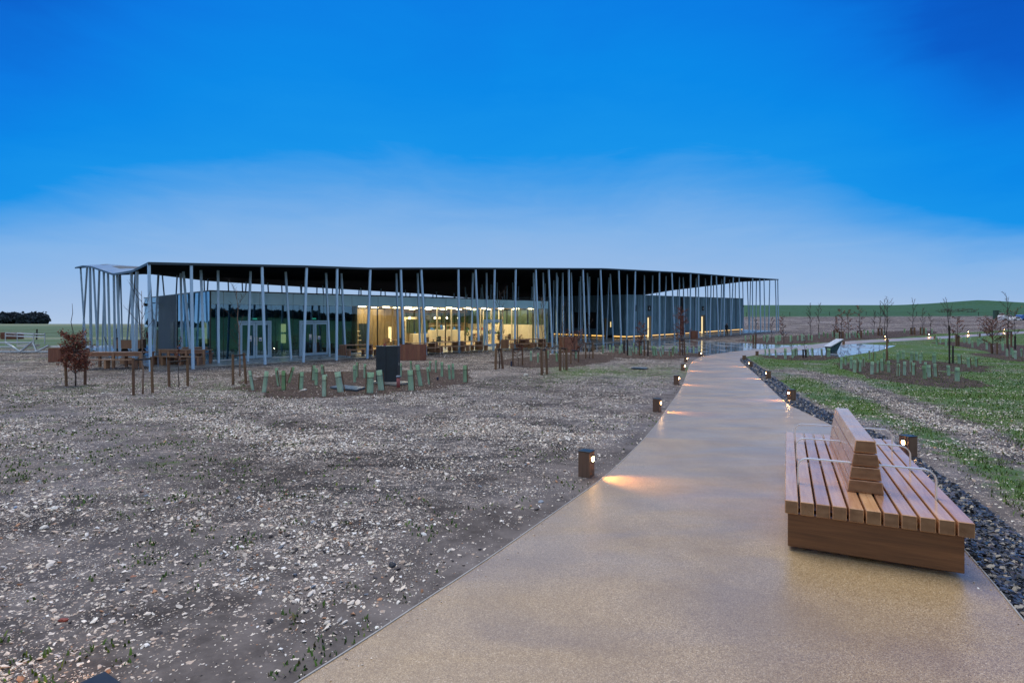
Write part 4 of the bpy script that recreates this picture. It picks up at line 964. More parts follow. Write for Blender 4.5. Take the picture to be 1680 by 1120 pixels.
for a, b in zip([TU0+.1]+[e[1]+.05 for e in EN], [e[0]-.05 for e in EN]+[TU1-.1]):
    fpart('strip_light', 'strip', TP, tb0, (a, b, TV0+.03, TV0+.09, .21, .31))
fpart('strip_light', 'strip', TP, tb0, (TU0-.0, TU0+.05, TV0+.2, TV0+1.9, .19, .33)); fpart('strip_light', 'strip', TP, tb0, (TU0-.0, TU0+.05, TV0+3.2, TV0+5.0, .19, .33)); fpart('strip_light', 'strip', TP, tb0, (TU0, TU0+.05, TV0+5.6, 15, .19, .33))
MAT['brass'] = M_plain('warm_door_lining', (.34, .22, .10), .5, .2)
for k, (a, b) in enumerate(EN):
    fpart('door_recess', 'brass' if k != 1 else 'rust', TP, tb0, (a+.02, b-.02, TV0+.09, TV0+.118, .05, 2.54))
    if k != 1: fpart('door_light', 'doorlight', TP, tb0, (a+.06, a+.36, TV0+.04, TV0+.088, .1, 2.35))
    sg = fpart('sign', 'black', TP, tb0, (a+.05, a+.65, TV0-.05, TV0-.015, 3.15, 3.75))
    fpart('pictogram', 'white', sg, tb0, (a+.29, a+.41, TV0-.058, TV0-.0505, 3.30, 3.50), (a+.31, a+.39, TV0-.058, TV0-.0505, 3.53, 3.60))
fpart('banner', 'black', TP, tb0, (EN[1][0]+.1, EN[1][0]+.6, TV0-.11, TV0-.08, 2.9, 4.9))
sgu = on_v(1042, TV0); fpart('sign', 'black', TP, tb0, (sgu-.2, sgu+.2, TV0-.05, TV0-.015, 3.1, 3.8))
fpart('window', 'black', TP, tb0, (TU0-.06, TU0-.03, 8.4, 11.6, 1.1, 3.0)); 
# side entrance with its glow, on the wall facing the passage
fpart('side_door_light', 'doorlight', TP, tb0, (TU0-.05, TU0-.02, TV0+2.2, TV0+2.3, 1.3, 1.9)); fpart('door_recess', 'brass', TP, tb0, (TU0-.03, TU0-.005-.015, TV0+2.62, TV0+3.1, .1, 2.3))
cm = fpart('camera_bracket', 'black', TP, tb0, (TU1-.02, TU1+.7, TV0+.3, TV0+.36, 3.85, 3.92)); fpart('security_camera', 'black', TP, tb0, (TU1+.5, TU1+.9, TV0+.22, TV0+.44, 3.65, 3.84))
cm = fpart('security_camera', 'black', GP, gb0, (GU0-.9, GU0-.55, 16.4, 16.6, 3.3, 3.5)); fpart('camera_bracket', 'black', GP, gb0, (GU0-.6, GU0-.02, 16.46, 16.52, 3.5, 3.56))

# ------------------------------------------------------------------ the bench
def bench():
    ang = math.atan2(-.456, .89)
    B = empty('bench', (2.262, 4.474, .014), ang)
    tag(B, 'double sided slatted hardwood bench with low central backrest and steel armrests on the path', 'bench')
    L_, Wd, H_, T_ = 3.50, 1.25, .39, .11; n_ = 11; pitch = Wd/n_
    for k in range(n_):
        b_ = MB(); b_.box(0, pitch-.016, -L_/2, L_/2, -T_/2, T_/2, .005)
        o = b_.build('seat_slat', MAT['bench'], B); o.location = (pitch*k+.008, L_/2, H_-T_/2)
    # base of four boards, a little inside the slats
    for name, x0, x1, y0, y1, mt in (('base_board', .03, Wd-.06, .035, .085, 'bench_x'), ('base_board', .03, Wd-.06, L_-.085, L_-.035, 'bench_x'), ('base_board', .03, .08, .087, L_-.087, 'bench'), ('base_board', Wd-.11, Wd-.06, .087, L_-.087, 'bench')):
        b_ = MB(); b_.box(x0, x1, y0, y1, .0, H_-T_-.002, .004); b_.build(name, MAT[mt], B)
    b_ = MB(); b_.box(.09, Wd-.12, .2, .26, H_-T_-.12, H_-T_-.003); b_.box(.09, Wd-.12, L_/2-.03, L_/2+.03, H_-T_-.12, H_-T_-.003); b_.box(.09, Wd-.12, L_-.26, L_-.2, H_-T_-.12, H_-T_-.003)
    tag(b_.build('cross_bearers', MAT['bench_x'], B), kind='stuff')
    # backrest: four stacked boards, each with a slanting section
    cx_, w0, w1, hb = .627, .272, .140, .463; y0, y1 = .513, 2.82
    for k in range(4):
        za, zb = H_+.003+hb*k/4, H_+.003+hb*(k+1)/4-.010
        fa = (w0+(w1-w0)*(k)/4)/2; fb = (w0+(w1-w0)*(k+.94)/4)/2
        b_ = MB(); prof = [(-fa, za), (fa, za), (fb, zb), (-fb, zb)]
        vs = [Vector((px_, -(y1-y0)/2, z_)) for px_, z_ in prof]+[Vector((px_, (y1-y0)/2, z_)) for px_, z_ in prof]
        b_.add(vs, [(3, 2, 1, 0), (4, 5, 6, 7), (0, 1, 5, 4), (1, 2, 6, 5), (2, 3, 7, 6), (3, 0, 4, 7)])
        o = b_.build('backrest_board', MAT['bench'], B); o.location = (cx_, (y0+y1)/2, 0)
        bv = o.modifiers.new('edge', 'BEVEL'); bv.width = .006; bv.segments = 1
    # armrests: flat steel bars bent down into the outer slat gaps
    for yl in (.62, 1.69, 2.75):
        for sgn in (-1, 1):
            xin = cx_+sgn*.085; xo = pitch if sgn < 0 else Wd-pitch
            zt = .625; r_ = .085; path = [(xin, zt)]
            for k in range(9):
                a = math.pi/2*k/8; path.append((xo-sgn*r_+sgn*r_*math.sin(a), zt-r_+r_*math.cos(a)))
            path.append((xo, H_-.09))
            b_ = MB(); th, hw = .0055, .019; vs, fs = [], []
            for i, (x_, z_) in enumerate(path):
                x2, z2 = path[min(i+1, len(path)-1)]; x1_, z1_ = path[max(i-1, 0)]; d = Vector((x2-x1_, 0, z2-z1_)).normalized(); nrm = Vector((-d.z, 0, d.x))
                for s_, t_ in ((-1, -1), (-1, 1), (1, 1), (1, -1)): p = Vector((x_, yl, z_))+nrm*th*s_+Vector((0, hw*t_, 0)); vs.append(p)
            for i in range(len(path)-1):
                for k in range(4): fs.append((i*4+k, i*4+(k+1) % 4, (i+1)*4+(k+1) % 4, (i+1)*4+k))
            fs.append((3, 2, 1, 0)); e = (len(path)-1)*4; fs.append((e, e+1, e+2, e+3)); b_.add(vs, fs)
            b_.build('armrest', MAT['polished'], B, smooth=False)
bench()

# ------------------------------------------------------------------ low timber bollard lights
def path_side(p):
    """nearest direction towards the path"""
    best = None
    for i in range(len(pl[0])):
        for e in (pl, pr):
            d = math.hypot(e[0][i]-p.x, e[1][i]-p.y)
            if best is None or d < best[0]: best = (d, i, e is pl)
    i = best[1]; m_ = Vector(((pl[0][i]+pr[0][i])/2, (pl[1][i]+pr[1][i])/2, 0))
    e = pl if best[2] else pr
    near = Vector((e[0][i], e[1][i], 0)); d = m_-near
    return math.atan2(d.y, d.x)
BOLL_P = {}
def bollard(px, py, hpx, lit, label, rot=None, size_=.16, h=.32, spot=True, power=36):
    p = at(px, py); a = path_side(p) if rot is None else rot
    h = size(hpx, p.y) if hpx else h
    B = empty('bollard_light', p-Vector((0, 0, .02)), a)
    tag(B, label, 'bollard light', 'low timber bollard lights along the path')
    b_ = MB(); s = size_/2; b_.box(-s, s, -s, s, -.1, h+.02, .006)
    b_.build('post', MAT['bollard'], B)
    b_ = MB(); b_.box(s-.004+.006, s+.008, -.034, .034, h-.115, h-.03); b_.build('lamp_housing', MAT['dark'], B)
    b_ = MB(); b_.box(s+.0085, s+.017, -.024, .024, h-.100, h-.044, .005); b_.build('lamp', MAT['bulb'] if lit else MAT['screen'], B)
    b_ = MB(); b_.box(-s-.004, s+.006, -s-.004, s+.004, h+.0205, h+.030, .003); b_.build('cap', MAT['dark'], B)
    if lit and spot:
        ld = bpy.data.lights.new('bollard_beam', 'SPOT'); ld.energy = power; ld.color = (1.0, .46, .16); ld.spot_size = math.radians(78); ld.spot_blend = .8; ld.shadow_soft_size = .03
        lo = bpy.data.objects.new('bollard_beam', ld); COL.objects.link(lo); lo.parent = B; lo.location = (s+.03, 0, h-.07)
        lo.rotation_euler = Vector((-1.0, 0, .50)).to_track_quat('Z', 'Y').to_euler()
    return B
for (px, py, hp, lit, lab) in [
    (962, 780.5, 41, 1, 'nearest bollard light on the left verge casting an orange patch on the path edge'),
    (1078, 675, 21, 1, 'second bollard light up the left verge with a bright lamp and orange patch'),
    (1110, 631, 15, 1, 'third bollard light up the left verge, squat and dark with a small glint'),
    (1120.5, 608, 11, 1, 'fourth bollard light up the left verge beside thin grass'),
    (1125, 594, 8.5, 1, 'fifth bollard light up the left verge, almost black from here'),
    (1148, 584.5, 7.5, 1, 'last bollard light on the left verge, glowing where the path bends by the wet paving'),
    (1490, 750, 35, 1, 'bollard light standing behind the bench at the edge of the grass'),
    (1298.5, 657, 18, 1, 'lit bollard light in the slate strip just beyond the bench'),
    (1260.5, 622, 13.5, 1, 'lit bollard light midway up the slate strip'),
    (1232, 602.5, 9.5, 1, 'small lit bollard light near the narrow end of the slate strip'),
    (1221, 590.7, 7.5, 0, 'dark bollard at the left tip of the slate strip where the path narrows'),
    (1242, 583, 6.8, 0, 'dark bollard at the back of the slate strip next to the first tree guard'),
    (1370, 560.5, 5.5, 1, 'glowing bollard light just above the slanted information panel'),
    (1384, 565, 5.5, 0, 'dark bollard right of the slanted information panel on the near side of the far path'),
    (1451.4, 556, 5.5, 1, 'glowing bollard light on the far side of the far path beside a tall stake'),
    (1456, 562.5, 5.5, 0, 'dark bollard on the near side of the far path beside the tall stake'),
    (1523.7, 552.3, 5.2, 1, 'glowing bollard light on the far path, second from the tall stake'),
    (1533.5, 556, 5, 0, 'dark bollard on the near side of the far path left of the first guards there'),
    (1588.5, 548.3, 5, 1, 'glowing bollard light on the far path above the brown beech sapling gap'),
    (1607.6, 551.5, 4.6, 0, 'dark bollard on the near side of the far path left of the large beech sapling'),
    (1648, 544.5, 4.8, 1, 'farthest glowing bollard light at the right end of the far path')]:
    bollard(px, py, hp, lit, lab, rot=-.55 if px < 1200 else None)
bollard(150, 1252, None, 1, 'bollard light at the lower left edge of the picture with only its glowing top showing', rot=2.6, h=.31, power=9)

# ------------------------------------------------------------------ plastic tree guards
tb = MB(); NS_ = 10
for k in range(NS_):
    t = 2*math.pi*k/NS_; c_, s_ = math.cos(t), math.sin(t)
    tb.v += [(c_*.5, s_*.5, -.05), (c_*.5, s_*.5, .985), (c_*.56, s_*.56, 1.0), (c_*.42, s_*.42, .985), (c_*.42, s_*.42, .3)]
for k in range(NS_):
    a, b = k*5, ((k+1) % NS_)*5
    for j in range(4): tb.f.append((a+j, b+j, b+j+1, a+j+1)); tb.m.append(0)
guard_me = tb.mesh('tree_guard', MAT['guard'], smooth=True)
stk = MB(); stk.box(-.5, .5, -.5, .5, -.08, 1, 0); stk_me = stk.mesh('stake', MAT['stake'])
tie = MB(); tie.tube([(0, 0, -.5), (0, 0, .5)], .5, 10); tie_me = tie.mesh('tie', MAT['rubber'])
ORD = ['first', 'second', 'third', 'fourth', 'fifth', 'sixth', 'seventh', 'eighth', 'ninth', 'tenth', 'eleventh', 'twelfth', 'thirteenth', 'fourteenth', 'fifteenth', 'sixteenth', 'seventeenth', 'eighteenth', 'nineteenth', 'twentieth', 'twenty-first', 'twenty-second', 'twenty-third', 'twenty-fourth', 'twenty-fifth', 'twenty-sixth', 'twenty-seventh', 'twenty-eighth', 'twenty-ninth', 'thirtieth', 'thirty-first', 'thirty-second', 'thirty-third', 'thirty-fourth', 'thirty-fifth', 'thirty-sixth', 'thirty-seventh', 'thirty-eighth']
def guard(xt, yt, xb, yb, w_, label, group):
    p = at(xb, yb); Y = p.y; h = (yb-yt)*Y/FPX; lean = (xt-xb)*Y/FPX; wid = size(w_, Y)
    T = empty('tree_guard', p+Vector((0, 0, .02)), 0); tag(T, label, 'tree guard', group)
    up = Vector((lean, rr.uniform(-.06, .06)*h, h)); L_ = up.length; q_ = up.to_track_quat('Z', 'Y').to_matrix().to_4x4()
    o = link('tube', guard_me, T); o.matrix_local = q_ @ Matrix.Diagonal((wid, wid*.92, L_, 1))
    if yb-yt > 12:
        o = link('stake', stk_me, T); o.matrix_local = q_ @ Matrix.Translation((wid*.5*rr.choice((-1, 1))*.9, wid*.45, 0)) @ Matrix.Diagonal((.024, .024, L_*rr.uniform(.86, 1.0), 1))
        o = link('tie', tie_me, T); o.matrix_local = q_ @ Matrix.Translation((0, 0, L_*.72)) @ Matrix.Diagonal((wid*1.04, wid*.97, .014, 1))
def describe(g):
    xt, yt, xb, yb, w_ = g; d = xt-xb
    s = 'pale green' if yt > 585 and w_ < 6 else 'green'
    a = ' leaning left' if d < -2.2 else ' leaning right' if d > 2.2 else ''
    f = ' wide' if w_ > 8.5 else ''
    return s, a, f
GUARDS = {
 'in the bed round the black cabinet': [(410.5, 608.5, 414.6, 640, 5), (438, 610, 433, 643, 7), (453, 604.6, 457.5, 633, 5.5), (465, 609, 465, 640, 6), (481, 603, 474, 628, 4.5), (494.7, 611, 494, 639, 6.2), (515.7, 600, 514, 623.6, 4.8), (519, 604.6, 518.7, 632, 4.8), (528.5, 599, 529, 614, 4.5), (532, 615.5, 532.5, 650, 8.2), (553, 611, 558.7, 643, 10.5), (581.5, 600, 582, 627, 4.5), (586, 595, 586, 619, 4.5), (598.6, 597.6, 598.6, 620, 4.6), (607.5, 611.5, 607, 644.5, 11), (621.8, 608, 625.5, 640, 10), (657, 596, 657.3, 618, 4), (672.5, 608, 674.5, 640, 9), (674, 593, 674.6, 607, 3.8), (684.8, 599, 690, 633, 7), (701.5, 603, 704.5, 630.6, 4.8), (705.7, 593, 705.7, 610, 3.6), (715.4, 592, 715.4, 611, 3.5), (725, 594.6, 725, 618, 4), (736.5, 599, 738, 622.5, 4), (742.8, 597, 743.6, 621.6, 4), (762.6, 600, 763.2, 626.7, 6.6)],
 'among the staked saplings left of path': [(871, 576, 871, 592, 3), (882.8, 579.5, 882.8, 595, 3), (898.8, 576, 898.4, 587.7, 2.8), (912.6, 579.5, 913.6, 593, 3.6), (945, 575, 945, 588, 3)],
 'in the bed before the wet paving': [(989, 567, 989, 579.5, 3.6), (1000.6, 566, 1001, 577, 2.6), (1006.5, 568, 1006.2, 578.5, 3.6), (1017, 568, 1016.6, 580, 3.4), (1020.3, 565, 1020.6, 577.5, 3), (1032.5, 569, 1032.5, 583, 2.4), (1036, 570, 1035.7, 583.6, 2.8), (1039.6, 563, 1039.7, 578.5, 2.6), (1044, 570, 1043.7, 580.5, 2.6), (1051.6, 568, 1052, 580, 3.4), (1071.5, 568, 1073, 583.6, 5), (1075, 569, 1077, 583, 3.5), (1081.7, 570, 1084.6, 584.6, 3), (1087.4, 567, 1087.6, 581.5, 3.2), (1098.3, 570.6, 1098.6, 583.6, 2.6), (1103.3, 570, 1103.3, 583.6, 3), (1106, 567, 1106, 580, 2.6), (1110, 568, 1110, 580, 2.5), (1128, 568.6, 1127.6, 580.5, 2.5), (1138, 568.6, 1138.2, 580, 2.6), (1146.3, 568, 1146.8, 578.5, 2.6)],
 'in the far bed beyond the wet paving': [(1223, 550.6, 1223.2, 560, 2.4), (1231.5, 550, 1231.5, 559, 2.4), (1239, 551.6, 1239, 562, 2.4), (1253, 550, 1253.5, 559, 2.4), (1258, 549.5, 1258, 562, 2.4), (1260.6, 549, 1260.6, 558.5, 2), (1272.5, 551, 1272.9, 563, 3), (1275, 550, 1275, 560, 2.2), (1278.4, 550, 1278, 560, 2.6), (1280.6, 549.5, 1280.4, 559, 2), (1296.5, 550.4, 1296.8, 561, 2.6), (1298.4, 550, 1298.4, 559.5, 2.4), (1308.7, 551, 1308.7, 559, 2.4), (1315.6, 548, 1315.8, 559.5, 2.6), (1318.6, 549.6, 1318.8, 559, 2.2), (1326.5, 548, 1326.6, 558, 2.2), (1332, 550.4, 1332, 559, 2.4), (1343.6, 545.7, 1343.7, 555, 2.4), (1351.4, 544.5, 1351.4, 552, 2.2), (1358, 546.5, 1358, 554.4, 2.4), (1366, 544, 1366.4, 553, 2.2), (1371, 547, 1371.6, 556, 2.4), (1374.6, 546, 1374.8, 555, 2.2), (1388.7, 547, 1389, 556, 2.4), (1394, 546, 1394.2, 554.4, 2.4), (1399, 543, 1400, 550, 2), (1402.6, 544.5, 1404, 553.6, 2.4), (1408, 547, 1410.2, 555, 2.6), (1418, 541, 1418, 549, 2.2), (1423.6, 542, 1423.8, 550, 2.6), (1432.5, 541, 1432.6, 549, 2.6), (1450.8, 541.5, 1450.8, 549, 2.2), (1484, 539.5, 1484, 546, 2.4), (1494, 539.5, 1494.2, 547.4, 2.6), (1510, 538.5, 1510, 547.4, 2.2), (1513.3, 538.5, 1513.5, 547.8, 2.4), (1519, 538.5, 1519, 547.8, 2), (1529, 539.5, 1529.2, 547, 2.2)],
 'at the near edge of the puddles': [(1255.5, 572.6, 1256, 583.5, 2.6), (1262, 572, 1262.3, 585, 2.6), (1271.6, 573.6, 1273, 586.4, 2.8), (1288, 572, 1288.4, 588.7, 4), (1300, 573.6, 1300.2, 587.4, 3), (1303.4, 572, 1303.6, 584.4, 2.8), (1306.5, 571, 1306.8, 583.4, 2.6), (1325, 572, 1325.4, 584.4, 3), (1332.4, 571, 1332.8, 584.4, 2.8), (1348, 572, 1348.6, 585.4, 3.2), (1359, 571.7, 1359, 585.4, 5.4)],
 'in the lower bed right of the path': [(1379.7, 586.4, 1380, 605, 3.6), (1387, 583, 1387.2, 599, 2.8), (1396, 585.4, 1396.2, 605, 4), (1402, 591, 1402, 611, 4.8), (1407.3, 586, 1407.2, 606, 3.6), (1411, 591, 1410.8, 610, 3.8), (1416.8, 586, 1417, 602, 3), (1430.5, 594, 1430.3, 614, 5), (1440.6, 593, 1440.4, 611.4, 3.8), (1446.3, 589, 1447.2, 608.6, 4.2), (1449, 590, 1449.2, 607.6, 3.2), (1457.3, 592.3, 1458, 611, 4), (1474, 597, 1473.6, 616.7, 4.8), (1483.2, 593.4, 1483.8, 615.7, 4.4), (1495, 592, 1495.2, 609.7, 4), (1499.6, 596, 1499, 615.5, 4.4), (1515.4, 600.4, 1517.2, 621.6, 5), (1518, 594.5, 1518.4, 612, 4), (1524.2, 599.4, 1524.6, 619, 5.2), (1534, 597.5, 1535.2, 618, 5), (1555.6, 600, 1556.4, 616.5, 4.6), (1569.6, 603.4, 1570.4, 625.4, 6.4)],
 'in the upper bed behind the lower one': [(1426.7, 575.6, 1426.8, 589.4, 3), (1435.4, 577, 1435.4, 592.3, 3), (1450, 578, 1450.4, 590.5, 3), (1472.8, 579, 1473.2, 595, 3.6), (1476, 576, 1476, 588, 3), (1482, 575.5, 1482.2, 588.6, 4.2), (1495.6, 578, 1495.8, 591.6, 5), (1503.6, 578, 1503.8, 592, 4.6), (1509.6, 581.8, 1509.8, 596.5, 3.2), (1512.2, 577.5, 1512.2, 591, 3.2), (1533.8, 577.5, 1534, 591, 4), (1532, 580.8, 1532.6, 595.5, 5), (1573.2, 581.8, 1574, 597, 4.2), (1588.4, 587, 1589.4, 602.8, 4.4), (1600.9, 586.7, 1601.6, 601.8, 3)],
 'in the right bed along far path': [(1536.4, 553, 1537.2, 566, 2.8), (1542.8, 554, 1542.8, 563, 2.2), (1552, 555.6, 1552.2, 567.4, 3), (1569.2, 553, 1569.2, 563, 2.2), (1582.2, 552.7, 1582.2, 562.5, 3), (1590, 554, 1590, 564, 3.4), (1595.4, 559.8, 1595.4, 570.6, 2.8), (1604.3, 556, 1604.7, 568, 3), (1606.6, 555, 1606.8, 565, 2.4), (1610.6, 553, 1610.4, 563, 3), (1619.3, 561.5, 1619, 573.5, 3), (1627, 563, 1627, 573, 2.4), (1644.7, 552, 1644.7, 561, 2.4), (1645.2, 563.5, 1645.6, 575.3, 3.4), (1651.7, 573, 1652.2, 584.7, 3), (1659.8, 571, 1659.2, 582, 3.2), (1660.8, 557, 1661.4, 568, 2.6), (1662.5, 575, 1662.5, 586.7, 3.2), (1665.5, 576, 1666, 589, 3), (1676.3, 572.5, 1676.6, 584.7, 3.6)],
}
for where, gl in GUARDS.items():
    gl = sorted(gl, key=lambda g: g[0])
    for k, g in enumerate(gl):
        s, a, f = describe(g)
        guard(*g, f'{ORD[k]} from left,{f} {s} tree guard{a} {where}', 'plastic tree guards '+where)

# ------------------------------------------------------------------ saplings, stakes
BEECH = [(.22, .055, .035), (.30, .085, .05), (.12, .03, .022), (.34, .14, .08)]
def sapling(foot, top, label, kind='bare', leaves=0, crown=(.25, 1.0), cw=.28, seed=1, group=None, r=None):
    p = at(*foot); H_ = (foot[1]-top[1])*p.y/FPX; R_ = random.Random(seed*13+int(foot[0]))
    lean = (top[0]-foot[0])*p.y/FPX
    T = empty('sapling', p-Vector((0, 0, .02))); tag(T, label, 'sapling', group)
    r0 = (r or max(.012, H_*.0085)); mat = MAT['birch'] if kind == 'birch' else MAT['bark']
    tr = MB(); pts = []; nseg = 9
    for k in range(nseg+1):
        t = k/nseg; pts.append(Vector((lean*t+R_.uniform(-.012, .012)*H_*(t > 0), R_.uniform(-.012, .012)*H_*(t > 0), H_*t)))
    tr.tube(pts, [r0*(1-.85*k/nseg)+.002 for k in range(nseg+1)], 6); tr.build('trunk', mat, T, True)
    br = MB(); tips = []; nb_ = max(10, int(10+leaves/22)) if kind != 'sparse' else 7
    thin = max(.0028, p.y*.00022)
    for k in range(nb_):
        t = crown[0]+(crown[1]-crown[0])*((k+.5)/nb_)**.9*.97
        i = min(int(t*nseg), nseg-1); b0 = pts[i].lerp(pts[i+1], t*nseg-i)
        a = R_.uniform(0, 6.283); shape = (1-((t-crown[0])/(1-crown[0]+1e-6)))**.6 if kind == 'beech' else (1-t*.55)
        ln = H_*cw*(.45+.55*shape)*R_.uniform(.7, 1.15); up = .35 if kind == 'beech' else R_.uniform(.7, 1.5)
        P_ = [b0]; d = Vector((math.cos(a), math.sin(a), up)).normalized()
        for j in range(4):
            d = (d+Vector((R_.uniform(-.18, .18), R_.uniform(-.18, .18), .10))).normalized(); P_.append(P_[-1]+d*ln/4)
        br.tube(P_, [max(thin, r0*.35*(1-j/5)) for j in range(5)], 3, False); tips += P_[1:]
        for j in (1, 2, 3):
            for s_ in range(2):
                d2 = (d+Vector((R_.uniform(-1, 1), R_.uniform(-1, 1), R_.uniform(-.1, .6)))).normalized(); e = P_[j]+d2*ln*R_.uniform(.18, .38)
                br.tube([P_[j], P_[j].lerp(e, .5)+Vector((0, 0, .01)), e], [thin*.9, thin*.8, thin*.6], 3, False); tips += [e, P_[j].lerp(e, .5)]
    tag(br.build('branches', MAT['bark'], T), kind='stuff')
    if leaves:
        L_ = []
        for _ in range(leaves*2):
            q_ = R_.choice(tips); L_.append(tuple(q_+Vector((R_.gauss(0, 1), R_.gauss(0, 1), R_.gauss(0, .8)))*H_*.018))
        leafquads('leaves', L_, max(.030, p.y*.00095), BEECH, T)
    return p
def stakes(feet, tops, label, dark=False, bar=True, group='timber stakes tied to saplings'):
    P = [at(*f) for f in feet]; c = sum(P, Vector())/len(P)
    S = empty('sapling_support', c); tag(S, label, 'stakes', group)
    tp = []
    for f, p, t in zip(feet, P, tops):
        h = (f[1]-t[1])*p.y/FPX; b_ = MB(); w_ = max(.03, size(4.2 if f[1] > 600 else 2.6, p.y)/2)
        e = p-c+Vector(((t[0]-f[0])*p.y/FPX, 0, h)); b_.tube([p-c-Vector((0, 0, .1)), e], w_, 7)
        b_.build('stake', MAT['stake_dark' if dark else 'stake'], S); tp.append(e)
    if bar and len(tp) > 1:
        b_ = MB(); a, b = tp[0], tp[1]; dn = Vector((0, 0, -.06)); b_.tube([a+dn, b+dn], .022+.0004*c.y, 5); b_.build('cross_tie', MAT['rubber'], S)
S = sapling
S((124, 633), (118, 497), 'copper leaved beech sapling at the far left with a bare spiky top', 'beech', 1500, (.14, .60), .20, 1)
stakes([(109, 633), (139.5, 631)], [(107, 588), (140, 588)], 'pair of stakes either side of the copper beech at the far left')
S((234.5, 646), (232, 476), 'tall thin birch sapling with orange stem in front of the canopy corner', 'birch', 0, (.35, 1), .30, 2)
stakes([(219, 648), (250.5, 645)], [(218.5, 587), (248.5, 585)], 'tall pair of stakes with crossbar holding the tall birch')
S((293.5, 635), (292, 556), 'short dark sapling between two short stakes below the picnic tables', 'sparse', 40, (.45, 1), .16, 3)
stakes([(278, 635), (308, 633)], [(276, 591), (307.5, 588)], 'pair of short stakes below the picnic tables in the left end')
S((393.5, 617), (389, 474), 'slender sapling with upswept twigs before the first glass door', 'birch', 0, (.3, 1), .26, 4)
stakes([(382.5, 631), (404, 629)], [(382, 581), (400, 579)], 'pair of stakes before the first glass door')
S((819, 604), (820, 476), 'thin bare sapling rising over the third glass door', 'bare', 0, (.25, 1), .24, 5)
stakes([(813, 606), (825.5, 605)], [(814, 571), (821.5, 571)], 'pair of close stakes in front of the third glass door')
S((850, 600), (850, 552), 'small dark leafed sapling between stakes right of the third door', 'beech', 120, (.25, 1), .3, 6)
stakes([(841.5, 600), (857.5, 599)], [(841.5, 571), (857, 570)], 'pair of wide set stakes right of the third door')
S((891.5, 612), (889, 488), 'pale stemmed sapling before the right end of the lit glass', 'birch', 0, (.35, 1), .22, 7)
stakes([(889, 615), (897.5, 614)], [(888, 572), (896, 572)], 'pair of close stakes before the right end of the lit glass')
S((925, 606), (922, 500), 'bare sapling in front of the square timber planter on the gravel', 'birch', 0, (.35, 1), .2, 8)
stakes([(919, 608), (929.5, 607)], [(919, 569), (929, 570)], 'pair of stakes in front of the square timber planter on the gravel')
S((943, 590), (942, 520), 'copper beech sapling right of the square timber planter', 'beech', 360, (.08, .62), .32, 9)
stakes([(936.5, 597), (949, 594)], [(936.5, 573), (949, 574)], 'pair of stakes holding the beech beside the timber planter')
S((967, 588), (968, 516), 'thin dark sapling by the passage between the pavilions', 'sparse', 0, (.4, 1), .2, 10)
stakes([(961, 588), (973, 588)], [(961, 562), (972.5, 562)], 'pair of stakes by the passage between the pavilions')
S((1052, 583), (1052, 524), 'copper beech sapling in the planting bed before the lit doorway', 'beech', 260, (.2, .9), .26, 11)
stakes([(1049, 583), (1057.5, 584)], [(1049, 559), (1057, 558)], 'pair of pale stakes holding the beech before the lit doorway')
stakes([(1024, 580), (1029.5, 583)], [(1024, 559), (1029.3, 557)], 'short post and taller dark post left of the beech in the planting bed', True, False)
stakes([(1063, 584)], [(1063, 558)], 'single dark post right of the beech in the planting bed', True, False)
S((1120, 582), (1117, 502), 'tall copper beech sapling screening the middle doorway of the timber pavilion', 'beech', 420, (.25, .95), .22, 12)
stakes([(1115.5, 583), (1123, 582)], [(1115, 556), (1122.5, 556)], 'pair of stakes holding the tall beech before the middle doorway')
S((1286, 563), (1284, 513), 'twiggy brown sapling in the far bed near the right end of the canopy', 'beech', 90, (.15, .9), .2, 13)
FARS = [(1330, 556, 497, 'bare'), (1343, 555, 496, 'bare'), (1266, 561, 520, 'bare'), (1240, 561, 522, 'bare'), (1371, 553, 515, 'beech'), (1380, 555, 504, 'beech'), (1392, 553, 506, 'beech'), (1410, 554, 499, 'beech'), (1443.6, 550, 497, 'bare'), (1452, 550, 491, 'bare'), (1497.6, 549, 491, 'bare'), (1513, 549, 505, 'bare'), (1527, 549, 514, 'bare'), (1434, 550, 508, 'bare')]
FL = ['bare slim sapling left in the far bed, taller of two side by side', 'bare slim sapling right of its twin in the far bed', 'low bare sapling near the right end of the canopy', 'thin bare sapling seen between the last canopy posts', 'brown leaved sapling above the slanted panel, leftmost of four', 'second brown leaved sapling above the slanted panel', 'third brown leaved sapling right of the slanted panel', 'bushiest brown sapling at the end of the row above the far path', 'bare sapling just left of the tall stake by the far path', 'tall bare sapling rising over the tall stake by the far path', 'tall bare sapling standing against the hill beyond the far path', 'shorter bare sapling right of the tall one beyond the far path', 'low bare sapling at the right end of the far bed', 'bare sapling in the far bed left of the glowing lamp']
for k, ((x, yb, yt, kd), lb) in enumerate(zip(FARS, FL)):
    S((x, yb), (x-1+k % 3, yt), lb, kd, 90 if kd == 'beech' else 0, (.1 if kd == 'beech' else .3, .95), .22, 20+k)
    if k in (4, 5, 7, 8, 10, 11): stakes([(x-2.6, yb), (x+3, yb+.3)], [(x-2.6, yb-12), (x+3, yb-12)], 'small pair of stakes at the foot of the '+{4: 'leftmost brown sapling above the slanted panel', 5: 'second brown sapling above the slanted panel', 7: 'bushiest brown sapling by the far path', 8: 'bare sapling left of the tall stake', 10: 'tall bare sapling against the hill', 11: 'shorter bare sapling against the hill'}[k])
stakes([(1236, 564), (1240, 564)], [(1236, 549), (1240, 548)], 'stout pair of stakes at the left end of the far bed', False, False)
S((1558.5, 597), (1554, 493), 'very tall bare sapling in the upper bed right of the path', 'bare', 0, (.25, 1), .26, 40)
stakes([(1557.7, 597), (1563.5, 596)], [(1557.7, 534), (1563.5, 567)], 'tall dark stake and shorter pale stake at the very tall bare sapling', True, False)
